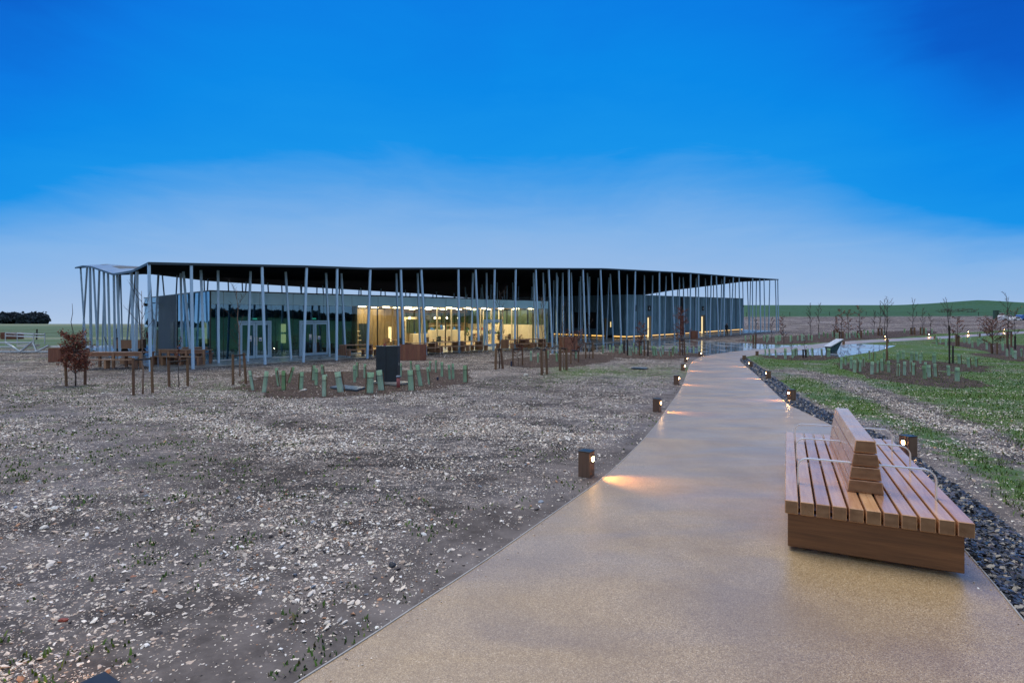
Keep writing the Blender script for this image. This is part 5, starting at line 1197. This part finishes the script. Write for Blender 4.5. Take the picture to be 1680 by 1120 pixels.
stakes([(1455, 592)], [(1455.2, 556)], 'tall pale stake standing alone behind the upper bed', False, False)
S((1455.5, 591), (1456, 491), 'bare thin sapling beside the lone tall stake', 'bare', 0, (.45, 1), .18, 41)
S((1570.5, 567), (1571, 518), 'twiggy brown sapling above the right hand bed', 'beech', 150, (.15, .95), .32, 42)
stakes([(1569, 568), (1573, 567)], [(1569, 549), (1573, 550)], 'pair of stakes under the twiggy brown sapling')
S((1629, 580), (1627, 516), 'broad copper beech sapling with dark red leaves at the right', 'beech', 620, (.18, .85), .40, 43)
stakes([(1627, 580), (1636, 581)], [(1626.5, 563), (1636, 562)], 'pair of stakes under the broad copper beech at the right', False, False)
S((1654, 575), (1654, 486), 'tall bare sapling in front of the white van at the far right', 'bare', 0, (.35, 1), .26, 44)
S((1666, 573), (1664, 505), 'brown twiggy sapling near the right edge of the picture', 'beech', 120, (.3, .95), .30, 45)
stakes([(1652.5, 570), (1659.5, 569)], [(1652.5, 544), (1659, 543)], 'pair of thin stakes by the tall bare sapling at the far right')
stakes([(1665.5, 573)], [(1665.5, 551)], 'thick dark stake near the right edge of the picture', True, False)
S((1300, 587), (1299, 560), 'whip sapling poking out of the guards at the puddle edge', 'sparse', 0, (.3, 1), .25, 46)
S((1321, 586), (1319, 548), 'dark whip sapling with short stakes at the puddle edge', 'sparse', 0, (.3, 1), .2, 47)
stakes([(1318, 587), (1322.5, 587)], [(1317.5, 573), (1322, 573)], 'short dark pair of stakes in the bed at the puddle edge', True)

# ------------------------------------------------------------------ planters, cabinet, marker post
def boarded_box(name, px, py, w_, d_, h, rz, label, cat, mat='larch', nb=8, base=None, top='stone'):
    p = base if base is not None else at(px, py); T = empty(name, p-Vector((0, 0, .0)), rz); tag(T, label, cat)
    for side in range(4):
        L_ = w_ if side % 2 == 0 else d_; n_ = max(2, int(nb*L_/w_))
        for k in range(n_):
            a = -L_/2+L_*k/n_; b_ = MB(); t_ = .02
            b_.box(a+.003, a+L_/n_-.003, -.0-t_, 0, 0, h+rr.uniform(-.004, .004), .0)
            o = b_.build('board', MAT[mat], T); o.rotation_euler = (0, 0, side*math.pi/2)
            off = (d_ if side % 2 == 0 else w_)/2; o.location = Matrix.Rotation(side*math.pi/2, 3, 'Z') @ Vector((0, -off, 0))
    b_ = MB(); b_.box(-w_/2+.004, w_/2-.004, -d_/2+.004, d_/2-.004, 0, h-.08); b_.build('soil', MAT['mulch'], T)
    b_ = MB(); b_.box(-w_/2-.025, w_/2+.025, -d_/2-.025, -d_/2+.06, h+.006, h+.035); b_.box(-w_/2-.025, w_/2+.025, d_/2-.06, d_/2+.025, h+.006, h+.035); b_.box(-w_/2-.025, -w_/2+.06, -d_/2+.06, d_/2-.06, h+.006, h+.035); b_.box(w_/2-.06, w_/2+.025, -d_/2+.06, d_/2-.06, h+.006, h+.035)
    tag(b_.build('rim', MAT[mat], T), kind='stuff'); return T
ANG = math.atan2(U[1], U[0])
p = at(676, 591); boarded_box('timber_planter', 0, 0, size(42, p.y), .75, size(25, p.y), .12, 'wide red brown boarded planter beside the black cabinet', 'planter', base=p+Vector((0, .35, 0)), nb=9)
p = at(933, 574); boarded_box('timber_planter', 0, 0, size(23, p.y), 1.0, size(21, p.y), .35, 'square red brown planter on the gravel behind the staked saplings', 'planter', base=p+Vector((0, .3, 0)), nb=6)
p = at(1140, 556); boarded_box('timber_planter', 0, 0, size(10, p.y), .75, size(13, p.y), -.5, 'reddish cube planter by the right doorway of the timber pavilion', 'planter', base=p+Vector((0, .2, 0)), nb=4)
p = at(91, 593.5); boarded_box('timber_planter', 0, 0, size(19, p.y), .8, size(22, p.y), .1, 'dark brown planter left of the copper beech at the far left', 'planter', base=p+Vector((0, .3, 0)), nb=6)
# black cabinet
p = at(634, 630.5); Yc = p.y; T = empty('service_cabinet', p, 0); tag(T, 'tall black angular service cabinet standing among green tree guards', 'cabinet')
h_ = size(62, Yc); x0, xm, x1 = size(-18.5, Yc), size(-.5, Yc), size(17.8, Yc)
b_ = MB(); b_.poly([(x0, .12), (xm, -.02), (x1*.98, .10), (x1, .5), (xm, .62), (x0, .5)], .0, h_); b_.build('body', MAT['darkblue'], T)
b_ = MB(); b_.poly([(x0-.02, .10), (xm, -.045), (x1+.0, .08), (x1+.02, .52), (xm, .64), (x0-.02, .52)], h_+.002, h_+.03); b_.build('lid', MAT['slab'], T)
b_ = MB(); b_.box(xm-.006, xm+.006, -.028, -.010, .03, h_-.03); b_.build('seam', MAT['black'], T)
b_ = MB(); b_.box(x1+.0, x1+.02, .2, .26, h_*.5, h_*.56); b_.build('latch', MAT['steel'], T)
C_ = empty('red_cup', p+Vector((size(-5, Yc), .2, h_+.03))); tag(C_, 'small red cup left on top of the black cabinet', 'cup')
b_ = MB(); b_.tube([(0, 0, 0), (0, 0, .07)], [.035, .045], 10); b_.build('body', MAT['red'], C_); b_ = MB(); b_.tube([(0, 0, .072), (0, 0, .085)], .048, 10); b_.build('lid', MAT['dark'], C_)
p = at(653.5, 636); T = empty('marker_post', p); tag(T, 'short dull red pipe with grey cap at the foot of the black cabinet', 'post'); hh_ = size(20, p.y)
b_ = MB(); b_.tube([(0, 0, -.05), (0, 0, hh_*.85)], size(2.9, p.y), 12); b_.build('pipe', M_plain('faded_red_plastic', (.34, .09, .09), .5), T, True)
b_ = MB(); b_.tube([(0, 0, hh_*.851), (0, 0, hh_)], size(3.6, p.y), 12); b_.build('cap', M_plain('grey_cap', (.22, .28, .36), .5), T, True)
for (px_, py_, hp_, wp_) in ((718, 624, 5, 3), (839, 601, 8, 2.6)):
    p = at(px_, py_); b_ = MB(); s_ = size(wp_, p.y)/2; b_.box(-s_, s_, -s_, s_, 0, size(hp_, p.y), .01); o = b_.build('marker_block', M_plain('dark_blue_marker', (.015, .03, .08), .5)); o.location = p+Vector((0, 0, .02))
    tag(o, 'small dark blue block marker in the mulch right of the guards' if px_ < 800 else 'thin dark blue marker beside the wide set stakes', 'marker')

# ------------------------------------------------------------------ tables and benches
def chunky_table(px, py, L_, label, both=True, base=None, rz=None, W_t=.78, H_t=.75):
    """heavy timber table with slatted end, a bench on each long side; origin at its right front foot"""
    p = base or at(px, py, .05); T = empty('picnic_table', p, ANG if rz is None else rz); tag(T, label, 'picnic table', 'heavy timber tables under the canopy')
    for k in range(6):
        b_ = MB(); w_ = W_t/6; b_.box(-L_, 0, w_*k+.006, w_*(k+1)-.006, H_t-.06, H_t); b_.build('top_slat', MAT['tbl_top'], T)
    for xe in (-.10, -L_):
        for k in range(6):
            w_ = W_t/6; b_ = MB(); b_.box(xe, xe+.10, w_*k+.008, w_*(k+1)-.008, .09, H_t-.062); b_.build('end_slat', MAT['tbl'], T)
        b_ = MB(); b_.box(xe+.02, xe+.08, .02, W_t-.02, 0, .088); b_.build('foot', MAT['steel'], T)
    for yb in ((-.55, W_t+.2) if both else (-.55,)):
        Bn = empty('bench_seat', (0, 0, 0)); Bn.parent = T
        for k in range(3):
            b_ = MB(); b_.box(-L_-.0, 0, yb+.115*k, yb+.115*k+.105, .40, .45); b_.build('seat_slat', MAT['tbl_top'], Bn)
        for xe in (-.10, -L_):
            b_ = MB(); b_.box(xe, xe+.1, yb+.01, yb+.325, .07, .398); b_.build('leg_panel', MAT['tbl'], Bn); b_ = MB(); b_.box(xe+.02, xe+.08, yb+.03, yb+.30, 0, .068); b_.build('foot', MAT['steel'], Bn)
for px, py, L_, lb in [(612, 584, 1.9, 'timber table partly behind the black cabinet, nearest the dark glass'), (716, 580, 2.0, 'timber table with slatted end right of the wide planter'), (755, 577.5, 2.0, 'timber table between the wide planter and the third door'),
                       (792.5, 576, 1.8, 'timber table just left of the third glass door'), (864, 572.5, 2.0, 'timber table right of the third glass door'), (896, 571, 2.0, 'timber table at the right end of the lit glass')]:
    chunky_table(px, py, L_, lb)
def trestle(px, py, L_, n_, rz, label, H_=.75, depth=.9, legs=3):
    p = at(px, py, .05); T = empty('long_table', p, rz); tag(T, label, 'table')
    for k in range(n_):
        w_ = depth/n_; b_ = MB(); b_.box(0, L_, w_*k+.008, w_*(k+1)-.008, H_-.05, H_); b_.build('top_slat', MAT['tbl_top'], T)
    for i in range(legs):
        x = .05+(L_-.2)*i/(legs-1)
        for y in (.03, depth-.13): b_ = MB(); b_.box(x, x+.10, y, y+.10, 0, H_-.052); b_.build('leg', MAT['tbl'], T)
    b_ = MB(); b_.box(.06, L_-.06, .06, .10, H_-.20, H_-.052); b_.build('rail', MAT['tbl'], T)
    Bn = empty('bench_seat'); Bn.parent = T
    for k in range(3): b_ = MB(); b_.box(0, L_, -.55+.12*k, -.55+.12*k+.11, .40, .45); b_.build('seat_slat', MAT['tbl_top'], Bn)
    for i in range(legs):
        x = .05+(L_-.2)*i/(legs-1); b_ = MB(); b_.box(x, x+.09, -.53, -.22, 0, .398); b_.build('leg_panel', MAT['tbl'], Bn)
trestle(136, 604, 2.75, 7, .06, 'long slatted table with bench on the wet slab behind the copper beech', .78, 1.1)
trestle(258, 597, 1.9, 6, .05, 'slatted table inside the left end of the canopy before the cream screen', .78, .9)
trestle(272, 598, 2.0, 6, .05, 'slatted table with a low bench close to the glass corner, in front of the other', .78, .8)
trestle(298, 592, 1.7, 6, .3, 'timber table against the side glass of the pavilion', .78, .9)
p = at(207, 597, .05); boarded_box('timber_box_seat', 0, 0, size(19, p.y), .7, size(9, p.y), .1, 'low boarded timber box seat right of the long slatted table', 'box seat', 'tbl', 6, base=p+Vector((0, .3, 0)))
# cream curved screen, cart, round bush inside the left end
us_ = on_v(262, 12.5)
p = at(263, 575, .05); T = empty('display_screen', p, 0); tag(T, 'curved cream display screen lit warmly inside the left end of the canopy', 'screen')
b_ = MB(); sw, sh = size(23, p.y), size(34, p.y); n_ = 10
for k in range(n_+1):
    a = k/n_; x = -sw/2+sw*a; y = .35*(1-(2*a-1)**2)
    b_.v += [(x, y, .0), (x, y, sh), (x, y+.06, sh), (x, y+.06, 0)]
for k in range(n_):
    for j in range(4): b_.f.append((k*4+j, k*4+4+j, k*4+4+(j+1) % 4, k*4+(j+1) % 4)); b_.m.append(0)
b_.f += [(0, 1, 2, 3), tuple(n_*4+j for j in (3, 2, 1, 0))]; b_.m += [0, 0]; b_.build('panel', MAT['cream'], T)
b_ = MB(); b_.box(-sw*.1, sw*.38, -.05, -.02, sh*.40, sh*.43); b_.build('green_line', MAT['leafgreen'], T)
p = at(250, 572, .05); T = empty('potted_shrub', p); tag(T, 'round russet leaved shrub in a dark pot before the cream screen', 'shrub')
b_ = MB(); b_.tube([(0, 0, 0), (0, 0, .35)], [.22, .28], 12); b_.build('pot', MAT['dark'], T)
b_ = MB(); b_.tube([(0, 0, .35), (0, 0, .9)], [.02, .015], 5); b_.build('stem', MAT['bark'], T)
leafquads('leaves', [tuple(Vector((rr.gauss(0, .26), rr.gauss(0, .2), .85+rr.gauss(0, .26)))) for _ in range(500)], .06, BEECH, T)
def cart(px, py, label):
    p = at(px, py, .05); T = empty('hand_cart', p, .2); tag(T, label, 'cart'); s = .75
    b_ = MB(); b_.box(-.75, .75, -.4, .4, .45, .52); b_.build('bed', MAT['tbl'], T)
    for y in (-.4, .37): b_ = MB(); b_.box(-.75, .75, y, y+.03, .521, 1.0); b_.build('side_board', MAT['tbl'], T)
    b_ = MB(); b_.box(-.78, -.751, -.4, .4, .45, 1.15); b_.build('end_board', MAT['tbl'], T); b_ = MB(); b_.box(.751, .78, -.4, .4, .45, 1.05); b_.build('end_board', MAT['tbl'], T)
    for x in (-.5, .5):
        for y in (-.45, .42): b_ = MB(); b_.tube([(x, y, .24), (x, y+.05, .24)], .24, 16); b_.build('wheel', MAT['tyre'], T)
    b_ = MB(); b_.tube([(-.75, 0, .48), (-1.3, 0, .75), (-1.45, 0, 1.2)], .02, 6); b_.build('handle', MAT['dark'], T)
cart(213, 583, 'boarded timber hand cart with black wheels standing under the left end of the canopy')
# person
def person(px, py, hpx, label):
    p = at(px, py, .05); h = size(hpx, p.y); k = h/1.75; T = empty('person', p, .3); tag(T, label, 'person')
    J = [(0, 0, .95), (0, 0, 1.2), (0, -.01, 1.42), (0, 0, 1.52), (0, -.02, 1.62), (0, -.02, 1.72), (.19, 0, 1.40), (.26, -.02, 1.14), (.20, -.14, .95), (-.19, 0, 1.40), (-.30, -.06, 1.20), (-.16, -.22, 1.32),
         (.10, 0, .88), (.11, -.02, .48), (.12, 0, .06), (.13, -.14, .03), (-.10, 0, .88), (-.11, -.02, .48), (-.12, .02, .06), (-.14, -.12, .03)]
    E = [(0, 1), (1, 2), (2, 3), (3, 4), (4, 5), (2, 6), (6, 7), (7, 8), (2, 9), (9, 10), (10, 11), (0, 12), (12, 13), (13, 14), (14, 15), (0, 16), (16, 17), (17, 18), (18, 19)]
    Rr = [.17, .165, .15, .06, .095, .085, .08, .055, .04, .08, .055, .04, .10, .072, .05, .045, .10, .072, .05, .045]
    me = bpy.data.meshes.new('body'); me.from_pydata([Vector(j)*k for j in J], E, []); me.materials.append(MAT['black'])
    o = link('body', me, T); m_ = o.modifiers.new('skin', 'SKIN'); o.modifiers.new('s', 'SUBSURF').levels = 1
    for v, r_ in zip(me.skin_vertices[0].data, Rr): v.radius = (r_*k, r_*k*.8)
    me.skin_vertices[0].data[0].use_root = True
    b_ = bmesh.new(); bmesh.ops.create_uvsphere(b_, u_segments=10, v_segments=8, radius=.082*k)
    for v in b_.verts: v.co = Vector((v.co.x*.8, v.co.y*.5-.075*k, v.co.z*1.1+1.64*k))
    mm = bpy.data.meshes.new('face'); b_.to_mesh(mm); b_.free(); mm.materials.append(MAT['skin']); link('face', mm, T)
person(1192, 550, 20, 'person in dark clothes with one arm raised before the timber boards')
# slanted information panel
p = at(1366, 577); T = empty('information_panel', p, 0); tag(T, 'slanted information panel on a dark tapering blade beside the puddle', 'information panel')
s1 = p.y/FPX
prof = [(-6*s1, 0), (2*s1, 0), (10*s1, 15.5*s1), (12*s1, 19*s1), (9*s1, 19.5*s1), (-8*s1, 7.5*s1)]
b_ = MB(); vs = [Vector((x, -.35, z)) for x, z in prof]+[Vector((x, .35, z)) for x, z in prof]; n_ = len(prof)
b_.add(vs, [tuple(range(n_))[::-1], tuple(range(n_, 2*n_))]+[(i, (i+1) % n_, n_+(i+1) % n_, n_+i) for i in range(n_)]); b_.build('blade', M_plain('dark_teal_metal', (.02, .06, .08), .3, .2), T)
b_ = MB(); a = Vector((-9*s1, 0, 8*s1)); c = Vector((12*s1, 0, 20.3*s1)); d = (c-a).normalized(); nn = Vector((-d.z, 0, d.x))*.05
b_.add([a+Vector((0, -.45, 0)), c+Vector((0, -.45, 0)), c+Vector((0, .45, 0)), a+Vector((0, .45, 0)), a+nn+Vector((0, -.45, 0)), c+nn+Vector((0, -.45, 0)), c+nn+Vector((0, .45, 0)), a+nn+Vector((0, .45, 0))], [(0, 3, 2, 1), (4, 5, 6, 7), (0, 1, 5, 4), (1, 2, 6, 5), (2, 3, 7, 6), (3, 0, 4, 7)])
b_.build('display_face', M_plain('pale_panel', (.55, .58, .60), .25), T)

# ------------------------------------------------------------------ galvanised frame at the far left
p = at(35, 579); s1 = p.y/FPX; T = empty('steel_frame_trailer', p, 0); tag(T, 'galvanised steel frame like a folded trailer with railings at the far left', 'trailer')
def bar(name, a, b, r, m='steel', y=0.0, y2=None): 
    b_ = MB(); b_.tube([((a[0]-35)*s1, y, (579-a[1])*s1), ((b[0]-35)*s1, y if y2 is None else y2, (579-b[1])*s1)], r, 6); b_.build(name, MAT[m], T)
for a, b in (((-20, 577), (80, 577)), ((-20, 562), (56, 562)), ((-20, 569), (20, 569))): bar('beam', a, b, .06)
for a, b in (((8, 561), (34, 577)), ((34, 577), (54, 560)), ((60, 577), (80, 567)), ((54, 562), (60, 577))): bar('brace', a, b, .07)
for y in (0, .9):
    for a, b in (((9, 546), (55, 548.5)), ((9, 551), (55, 553))): bar('rail', a, b, .035, 'steel', y)
    for x in (9, 55): bar('upright', (x, 546), (x, 565), .035, 'steel', y)
bar('cross_member', (9, 549), (9, 549), .03, 'steel', 0, .9); bar('cross_member', (55, 549), (55, 549), .03, 'steel', 0, .9)
b_ = MB(); b_.box(-size(10, p.y), size(6, p.y), .1, 1.2, size(10, p.y), size(14, p.y)); b_.build('deck_plate', MAT['white'], T)
b_ = MB(); b_.box(size(44, p.y), size(62, p.y), .1, 1.0, size(9, p.y), size(12, p.y), 0); b_.build('deck_plate', MAT['white'], T)
p = at(20, 556); b_ = MB(); b_.box(-.9, .9, -.5, .5, 0, .75, .03); b_.box(-.9, .9, -.54, -.5, .3, .36); o = b_.build('rusty_trough', MAT['rust']); o.location = p; tag(o, 'rusty brown trough behind the galvanised railings', 'trough')
# ------------------------------------------------------------------ fences
def fence(P, h, label, sp_=3.0, wires=3):
    c = P[0]; T = empty('wire_fence', c); tag(T, label, 'fence'); unit_ = MB(); unit_.box(-.05, .05, -.05, .05, -.1, h, 0); pm = unit_.mesh('fence_post', MAT['stake_dark'])
    for a, b in zip(P, P[1:]):
        n_ = max(1, int((b-a).length/sp_))
        for k in range(n_):
            q_ = a.lerp(b, k/n_); o = link('fence_post', pm, T); o.location = Vector((q_.x, q_.y, g0(q_.x, q_.y)))-c; o.rotation_euler = (rr.uniform(-.04, .04), rr.uniform(-.04, .04), 0)
    for w_ in range(wires):
        b_ = MB()
        for a, b in zip(P, P[1:]):
            n_ = max(1, int((b-a).length/12)); pts = [a.lerp(b, k/n_) for k in range(n_+1)]
            b_.tube([(q_.x-c.x, q_.y-c.y, g0(q_.x, q_.y)-c.z+h*(.35+.3*w_)) for q_ in pts], .012, 3, False)
        b_.build('wire', MAT['stake_dark'], T)
fence([at(-60, 560), at(60, 557), at(140, 556), at(240, 555)], 1.15, 'wire fence on dark posts crossing the left field behind the canopy')
fence([at(1225, 519), at(1330, 518), at(1450, 517), at(1560, 518), at(1700, 519)], 1.2, 'wire fence on thin posts along the foot of the right hand hill', 6.0)
p = at(1572, 512.5); T = empty('brushwood_pile', p); tag(T, 'dark pile of cut brushwood in front of the round hill', 'brushwood')
b_ = MB()
for k in range(120):
    a = Vector((rr.uniform(-7, 7), rr.uniform(-1.5, 1.5), rr.uniform(.1, 1.3))); d = Vector((rr.uniform(-1, 1), rr.uniform(-.4, .4), rr.uniform(-.15, .25))); b_.tube([a, a+d*rr.uniform(.8, 2.2)], .06, 4, False)
tag(b_.build('branches', MAT['bark'], T), kind='stuff')

# ------------------------------------------------------------------ far right yard: cabinet, skip, vehicles
p = at(1636, 523.5); s1 = p.y/FPX; T = empty('green_cabinet', p); tag(T, 'dark green utility cabinet beyond the far path at the right', 'cabinet')
b_ = MB(); b_.box(-3.8*s1, 3.8*s1, 0, 4*s1, 0, 14*s1, .05); b_.build('body', MAT['greenbox'], T)
b_ = MB(); b_.box(-3.9*s1, 3.9*s1, -.1, 4.1*s1, 14.05*s1, 14.7*s1); b_.build('roof', MAT['greenbox'], T); b_ = MB(); b_.box(-.04, .04, -.05, -.01, .2, 13*s1); b_.build('door_gap', MAT['black'], T)
p = at(1643.6, 523.5); T = empty('site_skip', p); tag(T, 'rusty red steel container with pale lid right of the green cabinet', 'container')
b_ = MB(); b_.box(-3.4*s1, 3.6*s1, .2, 4*s1, 0, 9*s1); b_.build('body', MAT['rust'], T); b_ = MB(); b_.box(-3.5*s1, 3.7*s1, .1, 4.1*s1, 9.05*s1, 10*s1); b_.build('lid', MAT['white'], T)
def vehicle(px, py, wpx, hpx, mat, label, cat):
    p = at(px, py); s1 = p.y/FPX; L_, H_ = wpx*s1, hpx*s1; T = empty('parked_'+cat, p); tag(T, label, cat)
    prof = [(-.5, .12), (.5, .12), (.5, .45), (.46, .58), (.36, .62), (.26, .97), (-.42, 1.0), (-.5, .85)] if cat == 'van' else [(-.5, .15), (.5, .15), (.5, .5), (.33, .6), (.2, .98), (-.28, 1.0), (-.45, .62), (-.5, .5)]
    b_ = MB(); vs = [Vector((x*L_, 0, z*H_)) for x, z in prof]+[Vector((x*L_, 1.8, z*H_)) for x, z in prof]; n_ = len(prof)
    b_.add(vs, [tuple(range(n_))[::-1], tuple(range(n_, 2*n_))]+[(i, (i+1) % n_, n_+(i+1) % n_, n_+i) for i in range(n_)]); b_.build('body', MAT[mat], T)
    b_ = MB(); b_.box((-.1 if cat == 'car' else .12)*L_, (.2 if cat == 'car' else .27)*L_, -.03, -.005, .62*H_, .9*H_); b_.build('window', MAT['screen'], T)
    if cat == 'car': b_ = MB(); b_.box(-.33*L_, -.13*L_, -.03, -.005, .62*H_, .9*H_); b_.build('window', MAT['screen'], T)
    for x in (-.32, .32):
        for y in (-.02, 1.6): b_ = MB(); b_.tube([(x*L_, y, .17*H_), (x*L_, y+.22, .17*H_)], .16*H_, 14); b_.build('wheel', MAT['tyre'], T)
vehicle(1655.5, 525, 16, 8.3, 'car', 'white van parked right of the rusty container', 'van')
vehicle(1671, 526, 12, 6.5, 'car', 'low white car parked right of the white van', 'car')
vehicle(1684, 525.5, 14, 9.5, 'blue', 'blue van cut by the right edge of the picture', 'van')

# ------------------------------------------------------------------ woodland on the skyline and behind the viewer
MAT['wood_far'] = M_tinted('far_tree_foliage', .9, .1)
def woodland(name, xs_, ys_, h, label, n_leaf=240, lw=1.0, seed=3, tone=(.040, .056, .072)):
    R_ = np.random.default_rng(seed); P = []; C = []
    trunks = MB()
    for x, y in zip(xs_, ys_):
        z = g0(x, y); H_ = h*R_.uniform(.75, 1.1); r_ = H_*.42
        d = R_.normal(size=(n_leaf, 3)); d /= np.linalg.norm(d, axis=1, keepdims=True); rad = R_.uniform(.35, 1.0, (n_leaf, 1))**.6
        lump = 1+.25*np.sin(d[:, :1]*5+x)+.2*np.cos(d[:, 2:]*6+y)
        q_ = d*rad*lump*np.array([r_, r_, H_*.45])+np.array([x, y, z+H_*.52]); P.append(q_)
        C.append(np.tile(R_.uniform(.7, 1.3)*np.array(tone), (n_leaf, 1)))
        trunks.tube([(x, y, z-1), (x+.3, y, z+H_*.5)], [H_*.022, H_*.012], 5, False)
    P = np.concatenate(P); C = np.concatenate(C); n_ = len(P)
    a = R_.normal(size=(n_, 3)); a /= np.linalg.norm(a, axis=1, keepdims=True); b = np.cross(a, R_.normal(size=(n_, 3))); b /= np.linalg.norm(b, axis=1, keepdims=True); s = lw*R_.uniform(.6, 1.3, (n_, 1))
    V = np.stack([P-a*s, P-b*s*.7, P+a*s, P+b*s*.7], 1).reshape(-1, 3); C = np.repeat(np.concatenate([C, np.ones((n_, 1))], 1), 4, 0)
    T = empty(name, (0, 0, 0)); tag(T, label, 'woodland', kind='stuff')
    tag(link('foliage', np_mesh('foliage', V, np.arange(n_*4).reshape(-1, 4), MAT['wood_far'], C), T), kind='stuff')
    tag(trunks.build('trunks', MAT['bark'], T), kind='stuff')
R_ = np.random.default_rng(11)
yy = R_.uniform(600, 650, 260); kx = R_.uniform(-2.3, -.868, 260); kx[:90] = R_.uniform(-1.0, -.868, 90)
woodland('woodland', kx*yy, yy, 12.5, 'dark leafless wood on the skyline at the far left', 260, 1.5)
aa = np.radians(np.linspace(14, -110, 330)); rad_ = R_.uniform(395, 425, 330)
woodland('woodland', rad_*np.cos(aa), rad_*np.sin(aa), 6, 'belt of dark trees on the rise behind the viewpoint, mirrored in the glass', 110, 1.6, 5)
